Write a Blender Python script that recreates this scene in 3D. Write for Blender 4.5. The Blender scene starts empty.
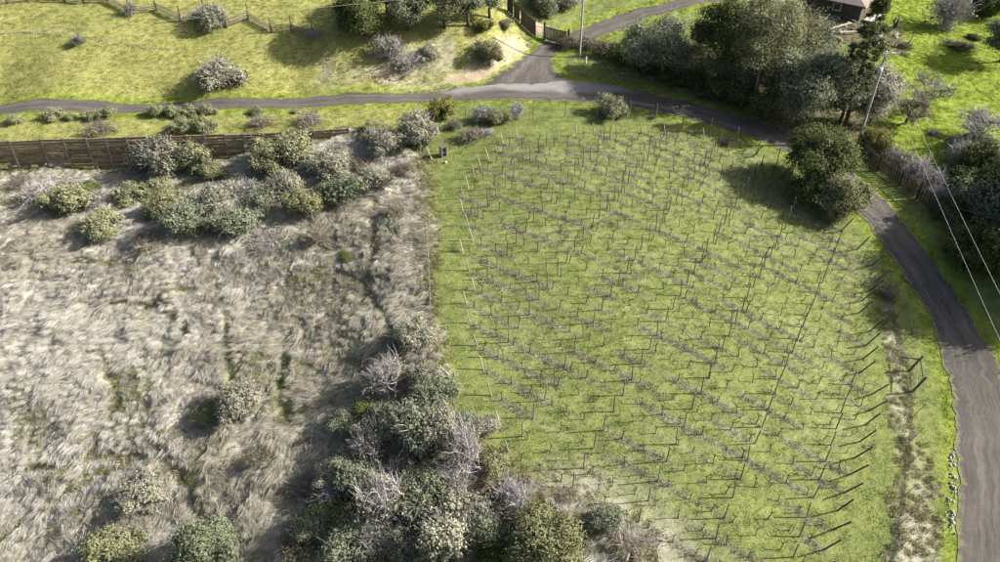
import bpy, math, random
import numpy as np
R = math.radians
random.seed(7)
rng = np.random.default_rng(11)
scene = bpy.context.scene

# ------------------------------------------------------------------ camera
CAM_H, PITCH, FOC = 46.0, R(38.0), 778.0
cam_d = bpy.data.cameras.new('camera')
cam_d.sensor_width = 36.0
cam_d.lens = 36.0 * FOC / 1000.0
cam_d.clip_start = 0.5
cam_d.clip_end = 5000.0
cam = bpy.data.objects.new('camera', cam_d)
scene.collection.objects.link(cam)
cam.location = (0, 0, CAM_H)
cam.rotation_euler = (math.pi / 2 - PITCH, 0, 0)
scene.camera = cam

# ------------------------------------------------------------------ sky, sun, exposure
SUN_EL, SUN_AZ = R(32.0), math.atan2(1.0, 0.10)      # azimuth from +y towards +x
world = bpy.data.worlds.new('World')
scene.world = world
world.use_nodes = True
wn = world.node_tree
wn.nodes.clear()
sky = wn.nodes.new('ShaderNodeTexSky')
sky.sky_type = 'NISHITA'
sky.sun_disc = False
sky.sun_elevation = SUN_EL
sky.sun_rotation = SUN_AZ
sky.dust_density = 5.0
sky.ozone_density = 0.6
bgn = wn.nodes.new('ShaderNodeBackground')
bgn.inputs['Strength'].default_value = 0.07
won = wn.nodes.new('ShaderNodeOutputWorld')
wn.links.new(sky.outputs[0], bgn.inputs[0])
wn.links.new(bgn.outputs[0], won.inputs[0])
sun_d = bpy.data.lights.new('sun', 'SUN')
sun_d.energy = 5.0
sun_d.angle = R(0.53)
sun_d.color = (1.0, 0.955, 0.88)
sun = bpy.data.objects.new('sun', sun_d)
scene.collection.objects.link(sun)
sun.rotation_euler = (math.pi / 2 - SUN_EL, 0, math.pi - SUN_AZ)
vs = scene.view_settings
vs.view_transform = 'Standard'
vs.look = 'None'
vs.gamma = 1.0
vs.exposure = 1.55
try:
    vs.use_curve_mapping = False
except Exception:
    pass

# ------------------------------------------------------------------ numeric helpers
def hash2(ix, iy, s):
    h = (ix.astype(np.int64) * 374761393 + iy.astype(np.int64) * 668265263 + s * 974711) & 0xffffffff
    h = ((h ^ (h >> 13)) * 1274126177) & 0xffffffff
    return ((h ^ (h >> 16)) & 0xffff) / 65535.0

def vnoise(x, y, s=0):
    x = np.asarray(x, float); y = np.asarray(y, float)
    ix, iy = np.floor(x), np.floor(y)
    fx, fy = x - ix, y - iy
    fx = fx * fx * (3 - 2 * fx); fy = fy * fy * (3 - 2 * fy)
    a = hash2(ix, iy, s); b = hash2(ix + 1, iy, s); c = hash2(ix, iy + 1, s); d = hash2(ix + 1, iy + 1, s)
    return (a * (1 - fx) + b * fx) * (1 - fy) + (c * (1 - fx) + d * fx) * fy

def fbm(x, y, s=0, o=3):
    t, a, n = 0.0, 0.5, 0.0
    for k in range(o):
        t = t + a * vnoise(x * 2 ** k, y * 2 ** k, s + k * 17); n += a; a *= 0.5
    return t / n

def sstep(a, b, x):
    t = np.clip((x - a) / (b - a), 0, 1)
    return t * t * (3 - 2 * t)

def ray(px, py):
    u = (np.asarray(px, float) - 500) / FOC; v = (281 - np.asarray(py, float)) / FOC
    c, s = math.cos(PITCH), math.sin(PITCH)
    return u, c + v * s, -s + v * c              # x, y, z of the viewing direction

def on_plane(px, py, z):
    dx, dy, dz = ray(px, py)
    t = (CAM_H - z) / -dz
    return t * dx, t * dy

# ------------------------------------------------------------------ terrain
# the vineyard stands on a knoll; its relief and the lattice of rows were surveyed from the post positions
VX, VY = 14.869, 52.956
ROW, COL = np.array((-0.931, -1.579)), np.array((4.735, -2.541))
def knoll(x, y):
    a, b = (x - VX) / 20, (y - VY) / 20
    return -1.918 * a + 3.705 * b - 1.673 * a * a - 0.06 * a * b - 0.887 * b * b
def lattice(i, j):
    return VX + ROW[0] * (i - 9) + COL[0] * (j - 5), VY + ROW[1] * (i - 9) + COL[1] * (j - 5)

ctrl = []
for (i, j) in ((-1, 1), (3, 1), (7, 1), (4, 2), (8, 2), (11, 2), (7, 3), (10, 3), (14, 3), (0, 4), (5, 4), (9, 4), (13, 4), (17, 4),
               (0, 6), (6, 6), (10, 6), (14, 6), (18, 6), (3, 7), (7, 7), (11, 7), (15, 7), (7, 8), (10, 8), (13, 8), (16, 8), (-4, 5), (20, 7)):
    x, y = lattice(i, j)
    ctrl.append((x, y, float(knoll(x, y))))
for px, py, z in (
        # road along the back
        (-80, 112, 4.2), (0, 110, 4.1), (100, 107, 4.1), (200, 105, 4.1), (300, 102, 4.1), (400, 98, 4.1), (500, 92, 4.1), (560, 90, 3.9),
        (-80, 100, 4.4), (0, 97, 4.3), (150, 95, 4.3), (300, 91, 4.3), (420, 86, 4.3),
        (0, 128, 3.9), (120, 128, 3.9), (250, 124, 3.9), (380, 118, 3.8), (450, 122, 3.6),
        (620, 97, 3.5), (700, 110, 2.7), (760, 128, 1.9), (835, 165, 0.6),
        # road on the right
        (880, 212, -0.6), (912, 258, -1.7), (945, 310, -2.7), (970, 380, -4.0), (985, 440, -4.8), (993, 510, -5.5), (995, 580, -6.1),
        (1060, 450, -4.9), (1090, 540, -5.6),
        # bank above the road and the pasture on top of it
        (-80, 60, 7.6), (60, 60, 7.4), (150, 62, 7.0), (250, 60, 6.9), (340, 60, 6.6), (400, 58, 6.6),
        (-80, 22, 9.7), (60, 22, 9.6), (150, 22, 9.4), (250, 26, 9.2), (330, 36, 8.6), (400, 36, 8.2), (460, 33, 8.2), (495, 35, 7.6),
        (-80, -6, 11.0), (60, -6, 11.0), (200, -4, 10.8), (330, 0, 10.3), (420, 4, 9.8), (480, 4, 9.8), (505, 8, 9.2),
        (470, 70, 5.2), (510, 60, 5.1), (528, 47, 4.9), (520, 22, 7.4),
        (550, 60, 4.5), (560, 42, 4.9), (600, 30, 5.3), (650, 12, 6.2), (700, 0, 7.0), (560, 20, 6.4), (560, 0, 7.8), (610, 0, 7.2),
        (600, 70, 4.0), (660, 82, 3.3), (720, 85, 3.0), (720, 30, 4.6), (780, 70, 3.2), (780, 10, 5.0), (820, 110, 2.0),
        # meadow on the right
        (850, 20, 4.6), (900, 20, 4.4), (960, 10, 4.4), (1050, 0, 4.4), (900, 80, 2.6), (960, 70, 2.8), (1050, 70, 2.8),
        (900, 130, 1.2), (960, 130, 1.3), (1050, 130, 1.3), (870, 160, 0.5), (930, 205, -0.3), (1000, 180, 0.2), (1000, 250, -0.8), (1060, 320, -1.6), (1040, 380, -3.2),
        # brushy slope falling away on the left
        (424, 170, 3.0), (430, 250, 2.2), (432, 330, 0.6), (440, 400, -0.9), (480, 480, -2.9), (540, 540, -4.3), (600, 590, -5.3),
        (340, 220, 1.6), (340, 300, -0.3), (340, 400, -2.6), (340, 480, -4.2), (340, 570, -6.0),
        (200, 230, 0.6), (200, 300, -1.4), (200, 400, -3.8), (200, 480, -5.6), (200, 570, -7.6),
        (60, 230, 0.0), (60, 300, -2.2), (60, 400, -4.9), (60, 480, -6.8), (60, 570, -8.8),
        (-80, 230, -0.4), (-80, 320, -3.4), (-80, 440, -6.8), (-80, 570, -9.8),
        (300, 150, 3.4), (380, 150, 3.4)):
    x, y = on_plane(px, py, z)
    ctrl.append((float(x), float(y), z))
CT = np.array(ctrl)
def _k(r2):
    return np.where(r2 > 1e-9, r2 * np.log(r2 + 1e-12), 0.0)
def _solve():
    n = len(CT)
    P = CT[:, :2] / 50
    K = _k(((P[:, None] - P[None]) ** 2).sum(-1)) + np.eye(n) * 0.004
    A = np.zeros((n + 3, n + 3)); A[:n, :n] = K; A[:n, n] = 1; A[:n, n + 1:] = P; A[n, :n] = 1; A[n + 1:, :n] = P.T
    return P, np.linalg.solve(A, np.concatenate([CT[:, 2], [0, 0, 0]]))
TP, TW = _solve()
def tps(x, y):
    x = np.clip(np.asarray(x, float), -84, 84) / 50; y = np.clip(np.asarray(y, float), 24, 136) / 50
    sh = x.shape; x = x.ravel(); y = y.ravel()
    out = np.empty_like(x); n = len(TP)
    for a in range(0, len(x), 20000):
        xx, yy = x[a:a + 20000], y[a:a + 20000]
        k = _k((xx[:, None] - TP[None, :, 0]) ** 2 + (yy[:, None] - TP[None, :, 1]) ** 2)
        out[a:a + 20000] = k @ TW[:n] + TW[n] + TW[n + 1] * xx + TW[n + 2] * yy
    return out.reshape(sh)

# timber retaining wall below the road: its top line and its height
WPX = [-14, 9, 41, 63, 86, 105, 126, 148, 167, 186, 204, 224, 243, 261, 281, 297, 314, 331, 348]
WPY = np.interp(WPX, [-14, 0, 40, 84, 124, 200, 224, 261, 279, 313, 348], [142.8, 142.4, 140.3, 139.5, 138.2, 136, 135.4, 134.2, 133.3, 131.2, 129.6])
WHH = np.interp(WPX, [-14, 9, 41, 84, 134, 200, 224, 261, 300, 348], [2.3, 2.4, 2.8, 3.1, 3.1, 2.5, 2.2, 1.5, 1.0, 0.35])
WALL_TOP = 4.05
WX, WY = on_plane(WPX, WPY, WALL_TOP)
def wall_drop(x, y):
    yw = np.interp(x, WX, WY)
    h = np.interp(x, np.concatenate([[WX[0] - 30], WX, [WX[-1] + 3]]), np.concatenate([[2.0], WHH, [0.0]]))
    d = yw - y
    return np.where(d > 0, h * (1 - sstep(2.0, 15, d)), h * (1 - sstep(0.12, 0.42, -d)))
def height(x, y):
    return tps(x, y) - wall_drop(np.asarray(x, float), np.asarray(y, float))

def at(px, py):
    """where the line of sight through a picture point meets the terrain"""
    px = np.atleast_1d(np.asarray(px, float)); py = np.atleast_1d(np.asarray(py, float))
    dx, dy, dz = ray(px, py)
    t = np.full(px.shape, 30.0); lo = t.copy(); hit = np.zeros(px.shape, bool)
    step = 1.2
    for k in range(170):
        z = CAM_H + t * dz
        below = (z < height(t * dx, t * dy)) & ~hit
        lo = np.where(below, t - step, lo); hit |= below
        t = np.where(hit, t, t + step)
        if hit.all(): break
    hi = lo + step
    for k in range(18):
        m = (lo + hi) / 2
        b = CAM_H + m * dz < height(m * dx, m * dy)
        hi = np.where(b, m, hi); lo = np.where(b, lo, m)
    return hi * dx, hi * dy, CAM_H + hi * dz
def at1(px, py):
    x, y, z = at(px, py)
    return float(x[0]), float(y[0]), float(z[0])
def dist(p):
    return math.sqrt(p[0] ** 2 + p[1] ** 2 + (p[2] - CAM_H) ** 2)
def poly_at(pts):
    a = np.array(pts, float)
    x, y, z = at(a[:, 0], a[:, 1])
    return np.stack([x, y], 1)
def seg_dist(x, y, P):
    """distance to a polyline"""
    d = np.full(x.shape, 1e9)
    for a, b in zip(P[:-1], P[1:]):
        v = b - a; L = v @ v + 1e-9
        t = np.clip(((x - a[0]) * v[0] + (y - a[1]) * v[1]) / L, 0, 1)
        d = np.minimum(d, np.hypot(x - a[0] - t * v[0], y - a[1] - t * v[1]))
    return d
def inside(x, y, P):
    r = np.zeros(x.shape, bool)
    for a, b in zip(P, np.roll(P, -1, 0)):
        c = ((a[1] > y) != (b[1] > y))
        r ^= c & (x < (b[0] - a[0]) * (y - a[1]) / (b[1] - a[1] + 1e-12) + a[0])
    return r
def region(x, y, P, soft=1.0, wob=1.5, s=3):
    """soft, wobbly-edged membership of a patch of ground"""
    xx = x + (fbm(x * .45, y * .45, s) - .5) * 2 * wob; yy = y + (fbm(x * .45 + 9, y * .45 + 5, s + 1) - .5) * 2 * wob
    d = seg_dist(xx, yy, np.vstack([P, P[:1]]))
    d = np.where(inside(xx, yy, P), d, -d)
    return sstep(-soft, soft, d)

# ------------------------------------------------------------------ materials
def mat_new(name):
    m = bpy.data.materials.new(name); m.use_nodes = True
    nt = m.node_tree; b = nt.nodes['Principled BSDF']
    b.inputs['Roughness'].default_value = 0.85
    b.inputs['Specular IOR Level'].default_value = 0.25
    return m, nt, b
def N(nt, t, **kw):
    n = nt.nodes.new(t)
    for k, v in kw.items():
        if k in n.inputs: n.inputs[k].default_value = v
        else: setattr(n, k, v)
    return n
def ramp(nt, stops, fac):
    r = nt.nodes.new('ShaderNodeValToRGB')
    e = r.color_ramp.elements
    while len(e) < len(stops): e.new(0.5)
    for q, (p, c) in zip(e, stops): q.position = p; q.color = (*c, 1)
    nt.links.new(fac, r.inputs[0])
    return r.outputs[0]
def mix(nt, f, a, b, mode='MIX'):
    m = nt.nodes.new('ShaderNodeMix'); m.data_type = 'RGBA'; m.blend_type = mode
    for k, v in ((0, f), (6, a), (7, b)):
        if hasattr(v, 'links'): nt.links.new(v, m.inputs[k])
        else: m.inputs[k].default_value = v if k == 0 else (*v, 1)
    return m.outputs[2]
def noise(nt, scale, detail=4, rough=0.6, vec=None):
    n = N(nt, 'ShaderNodeTexNoise', Scale=scale, Detail=detail, Roughness=rough)
    if vec is not None: nt.links.new(vec, n.inputs['Vector'])
    return n.outputs['Fac']
def attr(nt, name):
    a = nt.nodes.new('ShaderNodeAttribute'); a.attribute_name = name
    return a.outputs['Fac']
def bump(nt, b, h, strength=0.5, d=0.05):
    k = N(nt, 'ShaderNodeBump', Strength=strength, Distance=d)
    nt.links.new(h, k.inputs['Height']); nt.links.new(k.outputs[0], b.inputs['Normal'])
def obj_coord(nt):
    return nt.nodes.new('ShaderNodeTexCoord').outputs['Object']

def leafy(name, stops, transl=0.25, rough=0.75, clump=0.0):
    """leaves or blades: tone varies by blade, by clump ('tone' on the faces) and by plant"""
    m, nt, b = mat_new(name)
    g = nt.nodes.new('ShaderNodeNewGeometry'); oi = nt.nodes.new('ShaderNodeObjectInfo')
    def mad(a, k, add=None):
        q = N(nt, 'ShaderNodeMath', operation='MULTIPLY_ADD'); q.inputs[1].default_value = k; q.inputs[2].default_value = 0
        nt.links.new(a, q.inputs[0])
        if add is not None: nt.links.new(add, q.inputs[2])
        return q.outputs[0]
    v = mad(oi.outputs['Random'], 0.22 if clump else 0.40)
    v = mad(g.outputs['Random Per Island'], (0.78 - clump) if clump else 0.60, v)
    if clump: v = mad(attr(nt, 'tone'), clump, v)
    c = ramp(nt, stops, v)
    nt.links.new(c, b.inputs['Base Color']); b.inputs['Roughness'].default_value = rough; b.inputs['Specular IOR Level'].default_value = 0.10
    t = nt.nodes.new('ShaderNodeBsdfTranslucent'); nt.links.new(c, t.inputs[0])
    s = nt.nodes.new('ShaderNodeMixShader'); s.inputs[0].default_value = transl
    o = nt.nodes['Material Output']
    nt.links.new(b.outputs[0], s.inputs[1]); nt.links.new(t.outputs[0], s.inputs[2]); nt.links.new(s.outputs[0], o.inputs[0])
    return m
def plain(name, c1, c2, scale=6, rough=0.8, metal=0.0, b_=0.3):
    m, nt, b = mat_new(name)
    f = noise(nt, scale, 5, 0.65, obj_coord(nt))
    nt.links.new(ramp(nt, [(0.3, c1), (0.7, c2)], f), b.inputs['Base Color'])
    b.inputs['Roughness'].default_value = rough; b.inputs['Metallic'].default_value = metal
    if b_: bump(nt, b, f, b_, 0.02)
    return m
def timber(name, c1, c2, rough=0.85):
    m, nt, b = mat_new(name)
    oi = nt.nodes.new('ShaderNodeObjectInfo')
    f = noise(nt, 3.0, 6, 0.7, obj_coord(nt))
    c = ramp(nt, [(0.25, c1), (0.75, c2)], f)
    v = N(nt, 'ShaderNodeHueSaturation'); nt.links.new(c, v.inputs['Color'])
    mr = N(nt, 'ShaderNodeMapRange'); mr.inputs[3].default_value = 0.7; mr.inputs[4].default_value = 1.35
    nt.links.new(oi.outputs['Random'], mr.inputs[0]); nt.links.new(mr.outputs[0], v.inputs['Value'])
    nt.links.new(v.outputs[0], b.inputs['Base Color']); b.inputs['Roughness'].default_value = rough
    bump(nt, b, f, 0.4, 0.02)
    return m

M = {}
M['oak'] = leafy('oak_leaf', [(0.0, (.039, .051, .020)), (0.5, (.077, .095, .034)), (1.0, (.148, .161, .063))], clump=.52)
M['olive'] = leafy('olive_leaf', [(0.0, (.091, .099, .052)), (0.5, (.169, .176, .090)), (1.0, (.266, .261, .160))], clump=.52)
M['grey'] = leafy('grey_leaf', [(0.0, (.129, .132, .092)), (0.5, (.218, .218, .160)), (1.0, (.347, .339, .270))], clump=.52)
M['sage'] = leafy('sage_leaf', [(0.0, (.079, .095, .056)), (0.5, (.151, .171, .108)), (1.0, (.262, .277, .191))], clump=.52)
M['coyote'] = leafy('coyote_leaf', [(0.0, (.121, .134, .066)), (0.5, (.201, .213, .115)), (1.0, (.311, .311, .207))], clump=.52)
M['yellow'] = leafy('yellow_leaf', [(0.0, (.093, .099, .028)), (0.5, (.155, .155, .045)), (1.0, (.223, .211, .080))], clump=.52)
M['twig'] = leafy('grey_twig', [(0.0, (.140, .127, .120)), (0.5, (.240, .226, .228)), (1.0, (.405, .380, .392))], 0.05, 0.8)
M['twig_brown'] = leafy('brown_twig', [(0.0, (.075, .06, .045)), (0.5, (.14, .118, .095)), (1.0, (.22, .19, .165))], 0.05, 0.8)
M['bark'] = plain('bark', (.045, .036, .028), (.10, .085, .068), 5)
M['bark_grey'] = plain('bark_grey', (.12, .11, .10), (.26, .245, .225), 5)
M['vine'] = plain('vine_bark', (.035, .028, .022), (.075, .06, .048), 9)
M['post'] = timber('weathered_post', (.080, .072, .060), (.160, .148, .128))
M['post_dark'] = timber('dark_post', (.045, .038, .03), (.10, .085, .07))
M['end_post'] = timber('pale_end_post', (.170, .157, .128), (.306, .285, .238))
M['board'] = timber('wall_board', (0.093, 0.071, 0.051), (0.255, 0.201, 0.136))
M['steel'] = plain('rusty_steel', (0.135, 0.098, 0.087), (0.255, 0.195, 0.180), 5, 0.7)
M['fence'] = timber('fence_board', (.06, .048, .036), (.13, .105, .08))
M['rail'] = timber('split_rail', (.10, .088, .062), (.22, .20, .15))
M['pole'] = timber('utility_pole', (.20, .185, .165), (.36, .335, .30))
M['metal'] = plain('galvanised', (.35, .37, .40), (.5, .53, .57), 8, 0.45, 0.6, 0)
M['wire'] = plain('wire', (.336, .352, .368), (.440, .456, .480), 8, 0.4, 0.3, 0)
M['fwire'] = plain('fence_wire', (.12, .11, .10), (.2, .19, .18), 8, 0.6, 0.3, 0)
M['white'] = plain('white_paint', (.55, .55, .53), (.74, .74, .72), 8, 0.6, 0, 0)
M['stone'] = plain('pale_stone', (.163, .158, .148), (.317, .312, .295), 4)
M['roof'] = plain('brown_roof', (.13, .10, .10), (.19, .15, .15), 3)
M['fascia'] = plain('orange_fascia', (.36, .17, .06), (.46, .24, .09), 3)
M['siding'] = plain('shaded_brown_siding', (.045, .038, .032), (.075, .062, .05), 3)  # brown boards darkened further: shade under the eaves put into the colour
M['slab'] = plain('concrete', (.30, .29, .27), (.42, .41, .39), 3)
M['blue'] = plain('blue_plastic', (.03, .10, .28), (.05, .15, .36), 3, 0.5, 0, 0)
M['glass'] = plain('window_glass', (.02, .025, .03), (.03, .035, .04), 3, 0.1, 0, 0)
M['log'] = plain('log_bark', (.06, .05, .04), (.16, .14, .115), 4)
M['grass'] = leafy('grass_blade', [(0.0, (.066, .096, .026)), (0.45, (.123, .162, .039)), (0.8, (.181, .218, .062)), (1.0, (.289, .286, .145))], 0.35)
M['lush'] = leafy('lush_blade', [(0.0, (.083, .132, .015)), (0.5, (.148, .210, .020)), (1.0, (.232, .283, .045))], 0.35)
M['pasture'] = leafy('pasture_blade', [(0.0, (.116, .141, .036)), (0.45, (.192, .208, .059)), (0.8, (.275, .271, .101)), (1.0, (.365, .339, .191))], 0.35)
M['dry'] = leafy('dry_blade', [(0.0, (.155, .140, .105)), (0.25, (.310, .293, .247)), (0.65, (.465, .454, .409)), (1.0, (.671, .669, .640))], 0.25)
M['dry_brown'] = leafy('brown_thatch', [(0.0, (.129, .116, .084)), (0.3, (.246, .232, .178)), (0.7, (.375, .358, .296)), (1.0, (.517, .505, .474))], 0.25)
M['dry_mix'] = leafy('half_dry_blade', [(0.0, (.10, .105, .035)), (0.4, (.20, .19, .075)), (0.75, (.31, .28, .16)), (1.0, (.44, .40, .28))], 0.25)
M['dead'] = leafy('dead_weed', [(0.0, (.111, .101, .069)), (0.5, (.222, .205, .149)), (1.0, (.392, .377, .286))], 0.15)

# ground: one sheet whose cover (grass, dry thatch, litter, earth) is given per vertex
gm, nt, b = mat_new('ground')
co = obj_coord(nt)
n_big = noise(nt, 0.12, 4, 0.6, co); n_mid = noise(nt, 0.9, 5, 0.65, co); n_fin = noise(nt, 6.0, 5, 0.7, co)
grass = ramp(nt, [(0.30, (.060, .077, .024)), (0.47, (.101, .128, .033)), (0.60, (.143, .170, .046)), (0.75, (.190, .195, .083))], n_mid)
grass = mix(nt, 0.35, grass, ramp(nt, [(0.35, (.072, .083, .031)), (0.65, (.171, .189, .055))], n_fin))
lush = ramp(nt, [(0.3, (.10, .145, .015)), (0.5, (.165, .215, .020)), (0.7, (.235, .265, .035))], n_mid)
past = ramp(nt, [(0.3, (.122, .145, .031)), (0.5, (.204, .212, .057)), (0.7, (.306, .280, .114))], n_mid)
past = mix(nt, 0.35, past, ramp(nt, [(0.35, (.143, .151, .047)), (0.65, (.285, .270, .103))], n_fin))
dry = ramp(nt, [(0.3, (.150, .141, .105)), (0.5, (.280, .265, .220)), (0.7, (.400, .383, .341))], n_mid)
dry = mix(nt, 0.4, dry, ramp(nt, [(0.35, (.120, .107, .077)), (0.65, (.360, .337, .297))], n_fin))
lit = ramp(nt, [(0.35, (.055, .047, .032)), (0.65, (.12, .10, .065))], n_fin)
ear = ramp(nt, [(0.3, (.20, .155, .10)), (0.7, (.36, .30, .22))], n_mid)
grv = ramp(nt, [(0.3, (.10, .09, .085)), (0.7, (.20, .185, .18))], n_fin)
c = mix(nt, attr(nt, 'pasture'), grass, past)
c = mix(nt, attr(nt, 'lush'), c, lush)
c = mix(nt, attr(nt, 'dry'), c, dry)
c = mix(nt, attr(nt, 'strip'), c, ramp(nt, [(0.35, (.085, .078, .062)), (0.65, (.19, .175, .15))], n_fin))
c = mix(nt, attr(nt, 'litter'), c, lit)
c = mix(nt, attr(nt, 'earth'), c, ear)
nt.links.new(c, b.inputs['Base Color'])
b.inputs['Roughness'].default_value = 0.95
bump(nt, b, n_fin, 0.8, 0.12)
M['ground'] = gm

rm, nt, b = mat_new('road_gravel')
co = obj_coord(nt)
f1 = noise(nt, 0.5, 4, 0.6, co); f2 = noise(nt, 9.0, 5, 0.75, co)
ac = attr(nt, 'across'); al = attr(nt, 'along')
cv = nt.nodes.new('ShaderNodeCombineXYZ'); nt.links.new(ac, cv.inputs[0]); nt.links.new(al, cv.inputs[1])
mp = nt.nodes.new('ShaderNodeMapping'); mp.inputs['Scale'].default_value = (7.0, 0.05, 1); nt.links.new(cv.outputs[0], mp.inputs[0])
f3 = noise(nt, 1.0, 4, 0.6, mp.outputs[0])
cc = ramp(nt, [(0.38, (.045, .041, .036)), (0.5, (.066, .062, .056)), (0.62, (.097, .091, .084))], f3)
cc = mix(nt, 0.40, cc, ramp(nt, [(0.3, (.036, .032, .029)), (0.5, (.066, .060, .056)), (0.7, (.099, .092, .089))], f2))
f4 = noise(nt, 2.2, 6, 0.8, co)
cc = mix(nt, 0.3, cc, ramp(nt, [(0.36, (.027, .024, .021)), (0.5, (.066, .061, .055)), (0.64, (.111, .105, .097))], f4))
cc = mix(nt, 0.35, cc, ramp(nt, [(0.35, (.048, .041, .037)), (0.65, (.087, .080, .075))], f1))
trk = ramp(nt, [(0.0, (.7, .68, .64)), (0.16, (.82, .8, .78)), (0.29, (1.2, 1.2, 1.2)), (0.42, (.84, .82, .79)), (0.5, (.78, .76, .72)), (0.58, (.84, .82, .79)), (0.71, (1.2, 1.2, 1.2)), (0.85, (.82, .8, .78)), (1.0, (.7, .68, .64))], ac)
mq = nt.nodes.new('ShaderNodeMapping'); mq.inputs['Scale'].default_value = (16.0, 0.12, 1); nt.links.new(cv.outputs[0], mq.inputs[0])
cc = mix(nt, 0.8, cc, ramp(nt, [(0.36, (.62, .61, .60)), (0.5, (1.0, 1.0, 1.0)), (0.64, (1.45, 1.44, 1.42))], noise(nt, 1.0, 5, 0.7, mq.outputs[0])), 'MULTIPLY')
cc = mix(nt, 0.6, cc, trk, 'MULTIPLY')
eg = N(nt, 'ShaderNodeMath', operation='ABSOLUTE'); sb = N(nt, 'ShaderNodeMath', operation='SUBTRACT'); sb.inputs[1].default_value = 0.5
nt.links.new(ac, sb.inputs[0]); nt.links.new(sb.outputs[0], eg.inputs[0])
ew = N(nt, 'ShaderNodeMath', operation='MULTIPLY_ADD'); ew.inputs[1].default_value = 0.34; nt.links.new(noise(nt, 1.6, 5, 0.7, co), ew.inputs[0]); nt.links.new(eg.outputs[0], ew.inputs[2])
dirt = ramp(nt, [(0.3, (.085, .075, .045)), (0.5, (.12, .12, .05)), (0.7, (.20, .17, .11))], f2)
er = N(nt, 'ShaderNodeMapRange'); er.inputs[1].default_value = 0.595; er.inputs[2].default_value = 0.66; nt.links.new(ew.outputs[0], er.inputs[0])
cc = mix(nt, er.outputs[0], cc, dirt)
pale = ramp(nt, [(0.35, (.13, .125, .122)), (0.65, (.27, .265, .265))], f2)
cc = mix(nt, attr(nt, 'chip'), cc, pale)
nt.links.new(cc, b.inputs['Base Color']); b.inputs['Roughness'].default_value = 0.9
bump(nt, b, f2, 0.5, 0.03)
M['road'] = rm

# ------------------------------------------------------------------ object helpers
COLL = scene.collection
def mesh_np(name, V, F, mat=None, smooth=False):
    V = np.asarray(V, np.float32); F = np.asarray(F, np.int32)
    me = bpy.data.meshes.new(name)
    me.vertices.add(len(V)); me.vertices.foreach_set('co', V.ravel())
    k = F.shape[1]
    me.loops.add(F.size); me.loops.foreach_set('vertex_index', F.ravel())
    me.polygons.add(len(F)); me.polygons.foreach_set('loop_start', np.arange(0, F.size, k, dtype=np.int32))
    try: me.polygons.foreach_set('loop_total', np.full(len(F), k, np.int32))
    except Exception: pass
    me.update(calc_edges=True); me.validate()
    if smooth: me.polygons.foreach_set('use_smooth', np.ones(len(me.polygons), bool))
    if mat is not None: me.materials.append(mat)
    return me
def put(name, me, parent=None, loc=None, rot=None, scale=None):
    o = bpy.data.objects.new(name, me); COLL.objects.link(o)
    if parent: o.parent = parent
    if loc is not None: o.location = loc
    if rot is not None: o.rotation_euler = rot
    if scale is not None: o.scale = scale
    return o
def tag(o, label=None, cat=None, group=None, kind=None):
    if label: o['label'] = label
    if cat: o['category'] = cat
    if group: o['group'] = group
    if kind: o['kind'] = kind
    return o
def empty(name, loc, rz=0, scale=None):
    o = bpy.data.objects.new(name, None); o.empty_display_size = 0.3
    COLL.objects.link(o); o.location = loc; o.rotation_euler = (0, 0, rz)
    if scale is not None: o.scale = scale
    return o

class MB:
    def __init__(s): s.v = []; s.f = []
    def tube(s, pts, rad, n=6, cap=True):
        pts = [np.array(p, float) for p in pts]
        if not hasattr(rad, '__len__'): rad = [rad] * len(pts)
        base = len(s.v)
        for k, p in enumerate(pts):
            d = pts[min(k + 1, len(pts) - 1)] - pts[max(k - 1, 0)]
            d = d / (np.linalg.norm(d) + 1e-9)
            a = np.cross(d, (0, 0, 1.0)) if abs(d[2]) < .95 else np.cross(d, (0, 1.0, 0))
            a = a / (np.linalg.norm(a) + 1e-9); b_ = np.cross(d, a)
            for q in range(n):
                t = 2 * math.pi * q / n
                s.v.append(p + rad[k] * (math.cos(t) * a + math.sin(t) * b_))
        for k in range(len(pts) - 1):
            for q in range(n):
                s.f.append((base + k * n + q, base + k * n + (q + 1) % n, base + (k + 1) * n + (q + 1) % n, base + (k + 1) * n + q))
        if cap:
            s.f.append(tuple(base + q for q in range(n))[::-1])
            s.f.append(tuple(base + (len(pts) - 1) * n + q for q in range(n)))
    def beam(s, a, b_, w, h, up=(0, 0, 1)):
        """rectangular bar from a to b: w across, h along up"""
        a = np.array(a, float); b_ = np.array(b_, float); d = b_ - a; d /= np.linalg.norm(d) + 1e-9
        u = np.array(up, float); sd = np.cross(d, u)
        if np.linalg.norm(sd) < 1e-3: sd = np.cross(d, (0, 1.0, 0)) if abs(d[1]) < .9 else np.cross(d, (1.0, 0, 0))
        sd /= np.linalg.norm(sd); u = np.cross(sd, d)
        base = len(s.v)
        for p in (a, b_):
            for (i, j) in ((-1, -1), (1, -1), (1, 1), (-1, 1)):
                s.v.append(p + sd * w / 2 * i + u * h / 2 * j)
        for q in ((0, 1, 2, 3)[::-1], (4, 5, 6, 7), (0, 1, 5, 4), (1, 2, 6, 5), (2, 3, 7, 6), (3, 0, 4, 7)):
            s.f.append(tuple(base + k for k in q))
    def mesh(s, name, mat, smooth=False):
        me = bpy.data.meshes.new(name); me.from_pydata([tuple(map(float, v)) for v in s.v], [], s.f); me.update()
        me.materials.append(mat)
        if smooth:
            for p in me.polygons: p.use_smooth = True
        return me
    def build(s, name, mat, parent=None, smooth=False, loc=None):
        return put(name, s.mesh(name, mat, smooth), parent, loc)

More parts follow.
